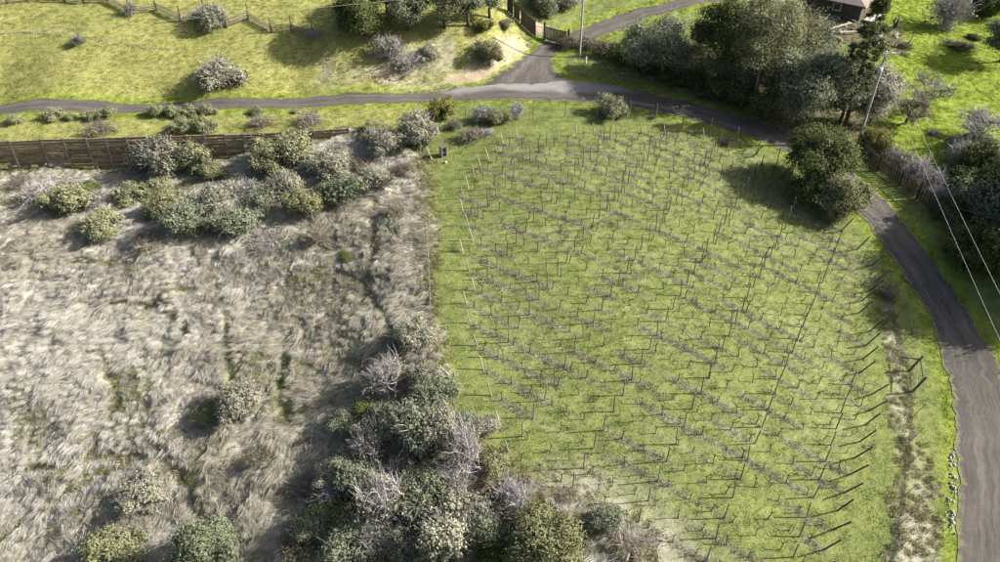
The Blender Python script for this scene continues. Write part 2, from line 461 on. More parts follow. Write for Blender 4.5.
# ------------------------------------------------------------------ roads: edges
MAIN_U = [(-90, 107.5), (0, 105), (100, 102), (200, 100), (250, 99), (300, 97), (375, 94.5), (450, 89), (500, 85), (540, 81), (575, 80.5), (610, 84.5), (640, 91), (680, 100), (720, 110), (760, 122), (800, 137), (838, 160), (868, 186), (897, 214), (925, 249), (952, 287), (978, 326), (998, 363), (1013, 405), (1023, 450), (1030, 505), (1035, 562), (1040, 630)]
MAIN_L = [(-90, 119), (0, 116), (100, 113), (200, 110.5), (250, 109), (300, 107.5), (375, 105), (450, 101), (500, 100.5), (535, 101), (570, 102.5), (605, 105), (637, 109), (675, 116), (716, 127), (754, 138.5), (790, 153), (822, 176), (847, 201), (872, 228), (893, 259), (913, 290), (930, 317), (942, 353), (951, 390), (956, 430), (958, 480), (957.5, 562), (955, 630)]
DRIVE_L = [(470, 92), (493, 77), (510, 66), (522, 58), (538, 45), (560, 36), (585, 27), (608, 18), (640, 8), (690, -2), (730, -9)]
DRIVE_R = [(590, 88), (566, 78), (556, 71), (551, 63), (556, 53), (577, 46), (600, 38), (620, 30), (650, 17), (697, 6), (740, -1)]
def edges_world(U, L, per):
    u = poly_at(U); l = poly_at(L)
    t = np.linspace(0, len(u) - 1, (len(u) - 1) * per + 1); k = np.arange(len(u))
    def sm(a):
        b_ = np.stack([np.interp(t, k, a[:, 0]), np.interp(t, k, a[:, 1])], 1)
        for _ in range(per):
            b_[1:-1] = (b_[:-2] + 2 * b_[1:-1] + b_[2:]) / 4
        return b_
    return sm(u), sm(l)
RU, RL = edges_world(MAIN_U, MAIN_L, 10)
DU, DL = edges_world(DRIVE_L, DRIVE_R, 10)
ROADPOLY = np.vstack([RU, RL[::-1]]); DRIVEPOLY = np.vstack([DU, DL[::-1]])
RPS, DPS = ROADPOLY[::4], DRIVEPOLY[::4]
def road_dist(x, y):
    """distance outside the roads, 0 on them"""
    d = np.minimum(np.where(inside(x, y, RPS), 0, seg_dist(x, y, np.vstack([RPS, RPS[:1]]))),
                   np.where(inside(x, y, DPS), 0, seg_dist(x, y, np.vstack([DPS, DPS[:1]]))))
    return d

# ------------------------------------------------------------------ patches of ground
P_DRY = poly_at([(-90, 172), (0, 168), (120, 170), (210, 160), (300, 145), (350, 134), (400, 146), (424, 162), (429, 300), (436, 400), (470, 440), (512, 472), (555, 500), (610, 512), (640, 535), (665, 600), (-150, 610)])
P_LIT = poly_at([(345, 385), (420, 380), (445, 410), (490, 470), (560, 500), (600, 530), (585, 600), (330, 600), (300, 520), (320, 460)])
P_LAWN = poly_at([(888, 160), (880, 120), (872, 60), (866, 20), (870, -18), (1090, -18), (1090, 220), (960, 215), (920, 190)])
P_PAST = poly_at([(-90, 108), (0, 106), (200, 100), (375, 94), (450, 88), (500, 75), (530, 48), (505, 5), (500, -15), (-90, -15)])
P_BARE = [poly_at(q) for q in ([(495, 72), (470, 84), (440, 86), (462, 66), (480, 62), (497, 40), (512, 33), (527, 44), (520, 58)], [(372, 60), (400, 70), (392, 86), (375, 80)], [(512, 12), (530, 14), (556, 30), (548, 36), (530, 26)])]
P_TAN = poly_at([(310, 88), (300, 66), (340, 45), (420, 35), (500, 30), (530, 48), (490, 74), (440, 86)])
P_STRIP = poly_at([(886, 300), (899, 350), (905, 400), (908, 440), (930, 468), (937, 520), (933, 590), (891, 590), (896, 500), (899, 440), (895, 380), (884, 330)])
P_VINE = poly_at([(560, 140), (508, 138), (478, 172), (470, 184), (460, 206), (474, 240), (462, 252), (475, 290), (464, 306), (485, 376), (509, 456), (535, 476), (568, 492), (604, 505), (634, 524), (668, 575), (690, 620), (800, 620), (823, 554), (838, 514), (849, 478), (861, 443), (869, 413), (873, 397), (860, 372), (866, 348), (871, 334), (859, 314), (862, 302), (878, 280), (868, 262), (850, 240), (820, 212), (780, 176), (745, 152), (715, 142), (680, 134), (600, 133)])
FURROW = [poly_at(q) for q in ([(-40, 472), (60, 466), (110, 452), (160, 462)], [(-40, 570), (40, 505), (90, 475), (125, 462)], [(85, 300), (160, 303), (190, 330), (178, 345)], [(375, 200), (372, 260), (362, 300), (340, 330)], [(338, 270), (362, 280), (385, 318), (400, 345)], [(215, 280), (228, 330), (232, 400)], [(150, 440), (190, 490), (210, 530)], [(100, 350), (120, 400), (90, 450)], [(10, 250), (60, 262), (120, 258)], [(290, 330), (280, 400), (310, 440)])]
P_VERGE = poly_at([(-90, 119), (0, 117), (200, 112), (375, 106), (430, 104), (425, 138), (350, 131), (200, 138), (0, 144), (-90, 147)])
CL0 = float(np.hypot(*COL))
P_LOW = poly_at([(520, 470), (600, 470), (680, 520), (720, 600), (600, 600), (540, 520)])
P_WOOD = poly_at([(620, 70), (700, 40), (860, 60), (880, 140), (850, 150), (790, 140), (740, 112), (690, 95)])
P_YARD = poly_at([(790, -14), (870, -14), (868, 20), (905, 30), (908, 48), (880, 55), (850, 45), (800, 28)])

def masks(x, y):
    m = {}
    rd = road_dist(x, y)
    m['dry'] = region(x, y, P_DRY, 1.0, 1.9, 3)
    patch = fbm(x * .16, y * .16, 41)
    st = region(x, y, P_STRIP, 0.7, 1.0, 9) * (.25 + .5 * sstep(.36, .6, fbm(x * .5, y * .5, 8)))
    tan = region(x, y, P_TAN, 2.0, 2.0, 12) * sstep(.35, .65, fbm(x * .4, y * .4, 21)) * .5
    m['pasture'] = np.maximum(region(x, y, P_PAST, 1.0, 0.5, 5), region(x, y, P_VERGE, 1.0, 0.8, 6) * .85)
    # faint weeds and dry patches inside the green
    vd = region(x, y, P_VINE, 1.0, 1.0, 14)
    ru = ((x - VX) * COL[1] - (y - VY) * COL[0]) / (CL0 * 1.83); rv = ((x - VX) * COL[0] + (y - VY) * COL[1]) / CL0
    weeds = vd * sstep(.40, .75, fbm(rv * .22 + 3, ru * .55, 31)) * (.03 + .14 * np.cos(np.pi * (ru - .05)) ** 4)
    low = region(x, y, P_LOW, 3.0, 2.0, 19) * sstep(.3, .6, fbm(x * .5, y * .5, 29)) * .8
    green_on_dry = m['dry'] * sstep(.56, .70, fbm(x * .22 + 7, y * .22, 51)) * .55
    gi = np.round(ru) + 9
    m['strip'] = vd * sstep(.34, .62, fbm(x * .22 + gi * 3.1, y * .22, 101, 2)) * (1 - sstep(.08, .30, np.abs(ru - np.round(ru)))) * .55
    m['lush'] = np.maximum(region(x, y, P_LAWN, 1.5, 2.0, 7), (1 - sstep(.3, 1.5 + .9 * patch, rd)) * .7 * (rd > 0))
    fd = np.full(x.shape, 9.0)
    for q in FURROW: fd = np.minimum(fd, seg_dist(x + (fbm(x * .6, y * .6, 33) - .5) * .9, y + (fbm(x * .6, y * .6, 35) - .5) * .9, q))
    m['furrow'] = (1 - sstep(.1, .55, fd)) * m['dry']
    m['dry'] = np.maximum.reduce([m['dry'] * (1 - .6 * m['furrow']) - green_on_dry, st, tan, weeds, low])
    m['litter'] = np.maximum.reduce([region(x, y, P_LIT, 2.0, 2.0, 15) * .75, region(x, y, P_WOOD, 2, 2, 16) * .8, region(x, y, P_YARD, 1, 1, 18) * .8])
    e = np.zeros(x.shape)
    for q in P_BARE: e = np.maximum(e, region(x, y, q, 0.7, 0.9, 17))
    m['earth'] = e * .9
    m['rd'] = rd; m['vine'] = vd
    return m

def relief(x, y, dry, rd, fur=0.0):
    k = sstep(0.3, 2.5, rd)
    a = (fbm(x * .38, y * .38, 61, 3) - .5) * (.12 + 1.15 * dry)
    a2 = (fbm(x * 1.9, y * 1.9, 71, 2) - .5) * (.05 + .26 * dry)
    return k * (a + a2 - .28 * fur)

# ------------------------------------------------------------------ ground sheet
def axis(a, b_, step, far):
    mid = list(np.arange(a, b_ + 1e-6, step)); lo = []; hi = []; s = step; p = a
    while p > -far: s *= 1.5; p -= s; lo.append(p)
    s = step; p = b_
    while p < far: s *= 1.5; p += s; hi.append(p)
    return np.array(lo[::-1] + mid + hi)
gx = axis(-84, 84, 0.42, 1500); gy = axis(22, 134, 0.36, 1500)
GX, GY = np.meshgrid(gx, gy)
gxf, gyf = GX.ravel(), GY.ravel()
MK = masks(gxf, gyf)
gz = height(gxf, gyf) + relief(gxf, gyf, MK['dry'], MK['rd'], MK['furrow'])
nx, ny = len(gx), len(gy)
idx = np.arange(nx * ny).reshape(ny, nx)
F = np.stack([idx[:-1, :-1], idx[:-1, 1:], idx[1:, 1:], idx[1:, :-1]], -1).reshape(-1, 4)
gme = mesh_np('ground', np.stack([gxf, gyf, gz], 1), F, M['ground'], True)
for k in ('dry', 'lush', 'pasture', 'litter', 'earth', 'strip'):
    a = gme.attributes.new(k, 'FLOAT', 'POINT'); a.data.foreach_set('value', np.clip(MK[k], 0, 1).astype(np.float32))
tag(put('ground', gme), 'grassy hillside with a vineyard knoll, dry slope and pasture bank', kind='structure')

def zt(x, y):
    """height of the finished ground incl. its relief (looked up in the sheet)"""
    x = np.asarray(x, float); y = np.asarray(y, float)
    i = np.clip(np.searchsorted(gx, x) - 1, 0, nx - 2); j = np.clip(np.searchsorted(gy, y) - 1, 0, ny - 2)
    fx = (x - gx[i]) / (gx[i + 1] - gx[i]); fy = (y - gy[j]) / (gy[j + 1] - gy[j])
    Z = gz.reshape(ny, nx)
    return (Z[j, i] * (1 - fx) + Z[j, i + 1] * fx) * (1 - fy) + (Z[j + 1, i] * (1 - fx) + Z[j + 1, i + 1] * fx) * fy
def gp(px, py, dz=0.0):
    x, y, z = at1(px, py)
    return (x, y, float(zt(x, y)) + dz)

# ------------------------------------------------------------------ roads
def road(name, U, L, lift, label, seed, chip=None):
    n = len(U); m = 9
    s = np.linspace(0, 1, m)
    jit = (fbm(np.arange(n) * .5, np.zeros(n), seed) - .5) * .9
    d = (U - L); w = np.linalg.norm(d, axis=1, keepdims=True); d = d / w
    U2 = U + d * jit[:, None]; L2 = L - d * ((fbm(np.arange(n) * .5, np.ones(n) * 5, seed) - .5) * .9)[:, None]
    P = L2[:, None] * (1 - s)[None, :, None] + U2[:, None] * s[None, :, None]
    P = P.reshape(-1, 2)
    crown = np.tile(.05 * (1 - (2 * s - 1) ** 2), n)
    z = height(P[:, 0], P[:, 1]) + lift + crown
    along = np.repeat(np.concatenate([[0], np.cumsum(np.linalg.norm(np.diff((U + L) / 2, axis=0), axis=1))]), m)
    ix = np.arange(n * m).reshape(n, m)
    F = np.stack([ix[:-1, :-1], ix[:-1, 1:], ix[1:, 1:], ix[1:, :-1]], -1).reshape(-1, 4)
    me = mesh_np(name, np.column_stack([P, z]), F[:, ::-1], M['road'], True)
    a = me.attributes.new('across', 'FLOAT', 'POINT'); a.data.foreach_set('value', np.tile(s, n).astype(np.float32))
    a = me.attributes.new('along', 'FLOAT', 'POINT'); a.data.foreach_set('value', along.astype(np.float32))
    c_ = chip(P[:, 0], P[:, 1]) if chip else np.zeros(len(P))
    a = me.attributes.new('chip', 'FLOAT', 'POINT'); a.data.foreach_set('value', c_.astype(np.float32))
    return tag(put(name, me), label, kind='structure')
CHIP = poly_at([(440, 93), (480, 84), (530, 80), (580, 82), (620, 88), (640, 93), (560, 93), (500, 90), (460, 95)])
road('road', RU, RL, 0.045, 'gravel road along the back and down the right side', 3, lambda x, y: region(x, y, CHIP, .5, .6, 4) * .7)
road('driveway', DU, DL, 0.02, 'gravel driveway climbing from the junction through the gate', 5)
#PART2
# ------------------------------------------------------------------ retaining wall: steel posts and stacked boards
def retaining_wall():
    root = tag(empty('retaining_wall', (float(WX[0]), float(WY[0]), WALL_TOP)), 'long retaining wall of dark timber boards between rusty steel posts below the road', 'wall')
    o = np.array((WX[0], WY[0], WALL_TOP))
    P = np.stack([WX, WY, np.full(len(WX), WALL_TOP + .12)], 1)
    r = random.Random(4)
    for k in range(len(P)):
        d = (P[min(k + 1, len(P) - 1)] - P[max(k - 1, 0)]); d[2] = 0; d /= np.linalg.norm(d)
        n = np.array((d[1], -d[0], 0.0))
        if n[1] > 0: n = -n
        h = WHH[k] + .9; c = P[k] + n * .10 - o
        b_ = MB()
        top = c + (0, 0, .10); bot = c - (0, 0, h)
        b_.beam(bot + n * .09, top + n * .09, .26, .035, n); b_.beam(bot - n * .09, top - n * .09, .21, .035, n); b_.beam(bot, top, .03, .145, n)
        b_.build('post', M['steel'], root)
    for k in range(len(P) - 1):
        a, b_ = P[k] - o, P[k + 1] - o
        h = max(WHH[k], WHH[k + 1]) + .5
        nb = max(2, int(round(h / .36)))
        v = (b_ - a) / np.linalg.norm(b_ - a); n = np.array((v[1], -v[0], 0)); n = n if n[1] < 0 else -n
        for q in range(nb):
            z = -(q + .5) * .36 + .02
            e = r.uniform(-.07, .07)
            m = MB(); off = n * (.02 + e)
            m.beam(a + v * .05 + (0, 0, z + r.uniform(-.02, .02)) + off, b_ - v * .05 + (0, 0, z + r.uniform(-.02, .02)) + off, .12, .265)
            m.build('board', M['board'], root)
retaining_wall()

# ------------------------------------------------------------------ fences
def fence_line(name, px, label, post_h, post_r, mats, rails, lean=(0, 0), rail_r=.008, wire_name='wire', square=False, cat='fence', skip_rails=()):
    P = [np.array(gp(*q)) for q in px]
    root = tag(empty(name, P[0]), label, cat); o = P[0]
    tops = []
    r = random.Random(len(px) * 7 + int(post_h * 10))
    for p in P:
        h = post_h * r.uniform(.93, 1.07)
        t = p + (lean[0] * h + r.uniform(-.04, .04), lean[1] * h + r.uniform(-.04, .04), h)
        m = MB()
        if square: m.beam(p - o - (0, 0, .25), t - o, post_r * 2, post_r * 2, (0, 1, 0))
        else: m.tube([p - o - (0, 0, .25), t - o], [post_r, post_r * .85], 7)
        m.build('post', mats[0], root); tops.append(t)
    for f in rails:
        for k in range(len(P) - 1):
            if k in skip_rails: continue
            a = P[k] + (tops[k] - P[k]) * f - o; b_ = P[k + 1] + (tops[k + 1] - P[k + 1]) * f - o
            m = MB(); mid = (a + b_) / 2 - (0, 0, .04)
            m.tube([a, mid, b_], rail_r, 5 if rail_r > .02 else 4)
            m.build(wire_name, mats[1], root)
    return root

# split rail fence on top of the bank: alternating stretches run back and forth
def split_rail():
    px = [(-16, 8), (8, 4), (38, 2), (65, 2), (84, 4), (108, 3), (131, 15), (157, 11), (181, 22), (204, 12), (227, 28), (249, 20), (272, 33), (292, 32), (313, 38)]
    P = [np.array(gp(*q)) for q in px]
    root = tag(empty('split_rail_fence', P[0]), 'zigzag split rail fence with tall posts on top of the grassy bank', 'fence'); o = P[0]
    r = random.Random(3)
    for p in P:
        h = 2.1 * r.uniform(.9, 1.08)
        m = MB(); m.tube([p - o - (0, 0, .3), p - o + (r.uniform(-.08, .08), 0, h)], [.085, .07], 7); m.build('post', M['post_dark'], root)
    for k in range(len(P) - 1):
        for q in range(5):
            a = P[k] - o + (0, r.uniform(-.06, .06), .18 + .2 * q); b_ = P[k + 1] - o + (0, r.uniform(-.06, .06), .18 + .2 * q + r.uniform(-.05, .05))
            v = (b_ - a) / np.linalg.norm(b_ - a)
            m = MB(); m.tube([a - v * .25, (a + b_) / 2 + (0, 0, r.uniform(-.04, .03)), b_ + v * .25], [.05, .06, .045], 6); m.build('rail', M['rail'], root)
split_rail()

def board_fence(name, pts, h, step, w, label, mat, cat='fence', post_every=None, dpost=.06, tilt=0.0, rails=(.25, .8), thick=.03):
    """posts, two rails and one upright board after another along a line of picture points"""
    P = [np.array(gp(*q)) for q in pts]
    root = tag(empty(name, P[0]), label, cat); o = P[0]
    r = random.Random(len(pts))
    for k, p in enumerate(P):
        m = MB(); m.beam(p - o - (0, 0, .2), p - o + (0, 0, h + .35), dpost * 2, dpost * 2, (0, 1, 0)); m.build('post', M['post_dark'], root)
    for a, b_ in zip(P[:-1], P[1:]):
        L = np.linalg.norm(b_ - a); v = (b_ - a) / L; n = np.cross(v, (0, 0, 1)); n /= np.linalg.norm(n)
        for f in rails:
            m = MB(); m.beam(a - o + (0, 0, h * f) - n * .05, b_ - o + (0, 0, h * f) - n * .05, .05, .10); m.build('rail', mat, root)
        for q in range(int(L / step)):
            c_ = a + v * (q + .5) * step - o; c_[2] = float(zt(c_[0] + o[0], c_[1] + o[1])) - o[2]
            hh = h * r.uniform(.97, 1.03)
            m = MB(); m.beam(c_ + (0, 0, .06), c_ + (0, 0, hh) + v * tilt * hh, w, thick, n)
            m.build('board', mat, root)
    return root
board_fence('picket_fence', [(861, 158), (877, 171), (898, 186), (916, 199), (934, 213), (950, 232), (964, 252)], 1.9, .34, .19, 'dark slatted wooden fence beside the road on the right', M['fence'])
board_fence('plank_fence', [(507.5, 11), (514, 18), (521, 25), (535, 37)], 2.3, .36, .30, 'dark plank fence climbing the bank left of the driveway gate', M['fence'])
def gate(a, b_, label, h):
    A, B = np.array(gp(*a)), np.array(gp(*b_))
    root = tag(empty('driveway_gate', A), label, 'gate'); o = A; v = (B - A); L = np.linalg.norm(v); v /= L; n = np.cross(v, (0, 0, 1)); n /= np.linalg.norm(n)
    for p, hh in ((A, h + .35), (B, h + .2)):
        m = MB(); m.beam(p - o - (0, 0, .2), p - o + (0, 0, hh), .26, .26, (0, 1, 0)); m.build('gate_post', M['post_dark'], root)
    for f in (.15, .85):
        m = MB(); m.beam(v * .18 + (0, 0, h * f), v * (L - .18) + (0, 0, h * f), .06, .14); m.build('rail', M['fence'], root)
    k = int((L - .4) / .2)
    for q in range(k):
        c_ = v * (.25 + q * .2) + n * .06
        top = h * (.92 - .10 * math.sin(math.pi * q / k))
        m = MB(); m.beam(c_ + (0, 0, .08), c_ + (0, 0, top), .17, .03, n); m.build('board', M['fence'], root)
gate((544, 40), (568, 46), 'closed dark wooden gate across the driveway', 2.2)
a, b_ = gp(535, 38), gp(543, 40)
pw = tag(empty('wire_gate', a), 'small pale mesh gate between plank fence and driveway gate', 'gate')
A, B = np.array(a), np.array(b_); v = B - A
m = MB()
for z in (.15, 1.75): m.beam(v * .08 + (0, 0, z), v * .92 + (0, 0, z), .05, .05)
for f in (.08, .92): m.beam(v * f + (0, 0, .12), v * f + (0, 0, 1.78), .05, .05, (0, 1, 0))
m.build('frame', M['metal'], pw)
for q in range(9):
    m = MB(); m.beam(v * (.08 + .84 * (q + .5) / 9) + (0, 0, .15), v * (.08 + .84 * (q + .5) / 9) + (0, 0, 1.75), .025, .02, (0, 1, 0)); m.build('bar', M['metal'], pw)

fence_line('wire_fence', [(421, 152), (423, 182), (425.5, 212), (427.5, 243), (429.5, 272), (430.5, 300), (431.5, 330), (433.5, 360), (436, 392), (446, 418)],
           'low wire fence on thin stakes between dry slope and vineyard', 1.1, .028, (M['post'], M['fwire']), (.3, .6, .92))
fence_line('wire_fence', [(884, 292), (895, 318), (902, 343), (909.5, 371), (912.5, 392), (911, 418), (909.5, 441), (907, 465), (902.5, 496), (898, 524), (893, 552), (888, 585)],
           'wire fence on thin stakes leaning towards the road, right of the vineyard', 1.75, .026, (M['post_dark'], M['fwire']), (.35, .68, .95), lean=(.33, -.06))
fence_line('wire_fence', [(466, 126), (500, 122), (533, 120), (565, 117.5), (597, 117), (629, 119), (655, 122), (682, 128), (709, 137), (735, 146), (757, 155), (776, 167), (790, 180)],
           'wire fence with tall posts between the vineyard and the upper road', 2.3, .055, (M['post'], M['fwire']), (.3, .6, .9))
# brace in the right hand fence
p1, p2 = np.array(gp(909.5, 371)), np.array(gp(912.5, 392))
br = tag(empty('fence_brace', p1), 'heavy H-shaped corner brace of dark posts beside the right wire fence', 'brace')
for p in (p1, p2):
    m = MB(); m.tube([p - p1 - (.2, 0, .3), p - p1 + (.55, -.1, 2.0)], [.10, .09], 8); m.build('post', M['post_dark'], br)
m = MB(); m.tube([(.45, -.05, 1.55), p2 - p1 + (.45, 0, 1.6)], .06, 7); m.build('rail', M['post_dark'], br)
q = np.array(gp(900, 363)); m = MB(); m.tube([(.42, -.05, 1.5), q - p1 + (0, 0, .9)], .06, 7); m.build('rail', M['post_dark'], br)
m = MB(); m.tube([(.40, 0, 1.4), p2 - p1 + (.2, 0, .4)], .02, 5); m.build('brace_wire', M['fwire'], br)

def stick(name, a, za, b_, zb, r, mat, label, cat):
    A = np.array(gp(*a)) + (0, 0, za); B = np.array(gp(*b_)) + (0, 0, zb)
    m = MB(); m.tube([(0, 0, 0), (B - A) * .5 + (0, 0, .02), B - A], [r, r * .95, r * .85], 8)
    return tag(m.build(name, mat, None, loc=A), label, cat)
stick('leaning_post', (432, 160), 0, (427, 157), 1.3, .07, M['end_post'], 'pale post leaning at the top corner of the wire fence', 'post')
stick('brace_pole', (449, 376), 0, (440, 372.5), .55, .06, M['end_post'], 'short pale pole lying against the wire fence below the vineyard edge', 'pole')
stick('fallen_post', (592, 227), .12, (611, 216.5), .12, .06, M['post_dark'], 'fallen dark post lying across the vineyard grass', 'post')
stick('marker_post', (586, 63), -.1, (586, 63), .85, .09, M['white'], 'short white marker post on the grass at the junction', 'post')

# wooden crate by the vineyard's top corner
def crate():
    p = gp(443.5, 156); root = tag(empty('wooden_crate', p, R(35)), 'grey wooden crate standing on end at the vineyard corner', 'crate')
    for (x, w) in ((-.32, .05), (.32, .05)):
        m = MB(); m.beam((x, 0, 0), (x, 0, 1.15), .05, .62, (0, 1, 0)); m.build('side_panel', M['end_post'], root)
    m = MB(); m.beam((-.42, 0, 1.2), (.42, 0, 1.26), .75, .05); m.build('lid', M['post'], root)
    for k in range(4):
        m = MB(); m.beam((-.30, .28, .14 + k * .28), (.30, .28, .14 + k * .28), .03, .25); m.build('slat', M['end_post'], root)
    m = MB(); m.beam((-.30, -.05, .55), (.30, -.05, .55), .5, .04); m.build('shelf', M['post_dark'], root)
crate()
def rock(name, p, s, label, cat, seed, mat='stone', group=None):
    r = np.random.default_rng(seed); me = rock_mesh(r, mat)
    o = put(name, me, None, p, (r.uniform(0, 1), r.uniform(0, 1), r.uniform(0, 6)), s)
    return tag(o, label, cat, group)
def rock_mesh(r, mat):
    V = []; F = []
    phi = (1 + 5 ** .5) / 2
    ico = np.array([(-1, phi, 0), (1, phi, 0), (-1, -phi, 0), (1, -phi, 0), (0, -1, phi), (0, 1, phi), (0, -1, -phi), (0, 1, -phi), (phi, 0, -1), (phi, 0, 1), (-phi, 0, -1), (-phi, 0, 1)]) / 1.9
    fc = [(0, 11, 5), (0, 5, 1), (0, 1, 7), (0, 7, 10), (0, 10, 11), (1, 5, 9), (5, 11, 4), (11, 10, 2), (10, 7, 6), (7, 1, 8), (3, 9, 4), (3, 4, 2), (3, 2, 6), (3, 6, 8), (3, 8, 9), (4, 9, 5), (2, 4, 11), (6, 2, 10), (8, 6, 7), (9, 8, 1)]
    return mesh_np('rock', ico * r.uniform(.72, 1.15, (12, 1)), fc, M[mat])
rock('rock', gp(445.5, 163.5, .05), (.28, .2, .14), 'flat white stone on the grass below the wooden crate', 'rock', 5)

# white stones edging the road
rr = np.random.default_rng(77)
RM = [rock_mesh(rr, 'stone') for _ in range(6)]
for k in range(90):
    t = rr.uniform(0, 1) ** .7
    py = 432 + 100 * t; ex = np.interp(py, [430, 480, 532], [956, 958, 957.5])
    w = np.interp(py, [430, 470, 500, 525, 532], [4, 6, 10, 14, 8])
    p = gp(ex - 1.5 - rr.uniform(0, w), py + rr.uniform(-3, 3), .01)
    s = .04 + .16 * rr.uniform(0, 1) ** 2.2
    o = put('edging_stone', RM[k % 6], None, p, tuple(rr.uniform(0, 6, 3)), (s * 1.3, s, s * .8))
    tag(o, 'small white stone in the loose edging between verge and right road', 'stone', 'white stones along the road edge')

# ------------------------------------------------------------------ utility poles and wires
def utility_pole(px, h, label, arm=None, transformer=False, rad=.15):
    p = np.array(gp(*px)); root = tag(empty('utility_pole', p), label, 'utility pole')
    m = MB(); m.tube([(0, 0, -.5), (0, 0, h * .5), (0, 0, h)], [rad, rad * .85, rad * .68], 10); m.build('pole', M['pole'], root)
    if arm:
        d = np.array((math.cos(arm), math.sin(arm), 0))
        a = MB(); a.beam(-d * .5 + (0, -.16, h - .25), d * 1.6 + (0, -.16, h - .25), .16, .2); cr = a.build('crossarm', M['pole'], root)
        for q in (-.4, .5, 1.5):
            m = MB(); m.tube([d * q + (0, -.16, h - .18), d * q + (0, -.16, h - .02), d * q + (0, -.16, h + .1)], [.035, .07, .03], 8); m.build('insulator', M['metal'], cr)
        m = MB(); m.tube([(-.2, -.2, h - .5), (-.2, -.2, h - .15)], [.10, .10], 8); m.build('cutout', M['metal'], root)
        m = MB(); m.beam((0, -.1, h - .9), d * .8 + (0, -.12, h - .32), .04, .05); m.build('arm_brace', M['metal'], root)
    if transformer:
        m = MB(); c = np.array((-.28, -.34, 0))
        m.tube([c + (0, 0, h - 2.75), c + (0, 0, h - 2.7), c + (0, 0, h - 1.85), c + (0, 0, h - 1.78)], [.2, .27, .27, .2], 12)
        t = m.build('transformer', M['metal'], root, True)
        for q in (-.1, .1):
            m = MB(); m.tube([c + (q, 0, h - 1.79), c + (q, 0, h - 1.5)], [.05, .03], 7); m.build('bushing', M['metal'], t)
        m = MB(); m.beam((-.02, -.1, h - 2.3), c + (.2, .1, h - 2.3), .08, .3); m.build('bracket', M['metal'], t)
    return p
P1 = utility_pole((857, 146), 11.8, 'tall grey utility pole with crossarm and grey transformer beside the right road', arm=R(8), transformer=True, rad=.18)
P2 = utility_pole((579.5, 57), 10.6, 'plain tall wooden utility pole at the driveway junction')
def wire(a, b_, sag, label, r=.018):
    a = np.array(a, float); b_ = a + (np.array(b_, float) - a) * 1.9; sag *= 3.2; n = 48
    pts = [a + (b_ - a) * t - np.array((0, 0, sag * 4 * t * (1 - t))) for t in np.linspace(0, 1, n)]
    m = MB(); m.tube([p - a for p in pts], r, 5)
    tag(m.build('power_line', M['wire'], None, loc=a), label, 'power line')
def sky_pt(px, py, D):
    """a point D metres off along a line of sight: the far end of a wire that leaves the picture"""
    dx, dy, dz = ray(px, py); n = math.sqrt(dx * dx + dy * dy + dz * dz)
    return np.array((dx * D / n, dy * D / n, CAM_H + dz * D / n))
wire(P1 + (-.4, -.16, 11.85), sky_pt(1086, 427, 47), .35, 'upper pale power line running from the transformer pole over the dark bushes', .009)
wire(P1 + (.15, -.1, 9.6), sky_pt(1082, 481, 47), .35, 'lower pale power line running from the transformer pole over the right road', .009)
wire(P2 + (0, 0, 10.4), sky_pt(-150, 20, 104), .7, 'pale power line crossing the top of the pasture bank', .012)

# ------------------------------------------------------------------ house at the upper edge
def house():
    zc = float(zt(*on_plane(862, 16, 4.6))); cx, cy = on_plane(866, 6.5, zc + 2.45)
    root = tag(empty('house', (float(cx), float(cy), zc - .1), R(53)), 'house corner with brown roof and orange siding behind the scrap heap', 'house')
    W, D, H, ov = 11.0, 8.0, 2.5, .55
    m = MB(); m.beam((ov, ov + D / 2, H / 2), (ov + W, ov + D / 2, H / 2), D, H); m.build('wall', M['siding'], root)
    # hip roof: four planes sloping down to the eaves
    X, Y, ri, t = W + 2 * ov, D + 2 * ov, 2.1, .16
    e = [np.array(q, float) for q in ((0, 0, H - .1), (X, 0, H - .1), (X, Y, H - .1), (0, Y, H - .1))]
    r0, r1 = np.array((Y / 2, Y / 2, H + ri)), np.array((X - Y / 2, Y / 2, H + ri))
    for q in ((e[0], e[1], r1, r0), (e[2], e[3], r0, r1), (e[3], e[0], r0), (e[1], e[2], r1)):
        m = MB(); k = len(q); m.v = [v for v in q] + [v - (0, 0, t) for v in q]
        m.f = [tuple(range(k)), tuple(range(2 * k - 1, k - 1, -1))] + [(a_, k + a_, k + (a_ + 1) % k, (a_ + 1) % k) for a_ in range(k)]
        m.build('roof', M['roof'], root)
    m = MB(); m.beam((0, -.03, H - .22), (X, -.03, H - .22), .05, .22); m.build('fascia', M['fascia'], root)
    m = MB(); m.beam((-.03, 0, H - .22), (-.03, Y, H - .22), .05, .22); m.build('fascia', M['siding'], root)
    d = MB(); d.beam((ov + 2.0, ov - .03, 1.05), (ov + 2.9, ov - .03, 1.05), .06, 2.05); dd = d.build('door', M['fence'], root)
    k = MB(); k.tube([(ov + 2.8, ov - .12, 1.0), (ov + 2.8, ov - .05, 1.0)], .04, 7); k.build('handle', M['metal'], dd)
    for x in (ov + 5.0, ov + 8.5):
        f = MB(); f.beam((x - .6, ov - .03, 1.5), (x + .6, ov - .03, 1.5), .06, 1.1); ff = f.build('window', M['white'], root)
        g = MB(); g.beam((x - .52, ov - .065, 1.5), (x + .52, ov - .065, 1.5), .02, .94); g.build('pane', M['glass'], ff)
    f = MB(); f.beam((ov - .03, ov + 3, 1.5), (ov - .03, ov + 4.2, 1.5), .06, 1.1); ff = f.build('window', M['white'], root)
    g = MB(); g.beam((ov - .065, ov + 3.08, 1.5), (ov - .065, ov + 4.12, 1.5), .02, .94); g.build('pane', M['glass'], ff)
    s = MB(); s.beam((1.2, -.9, .12), (5.0, -.9, .12), 1.8, .14); s.build('porch_slab', M['slab'], root)
house()
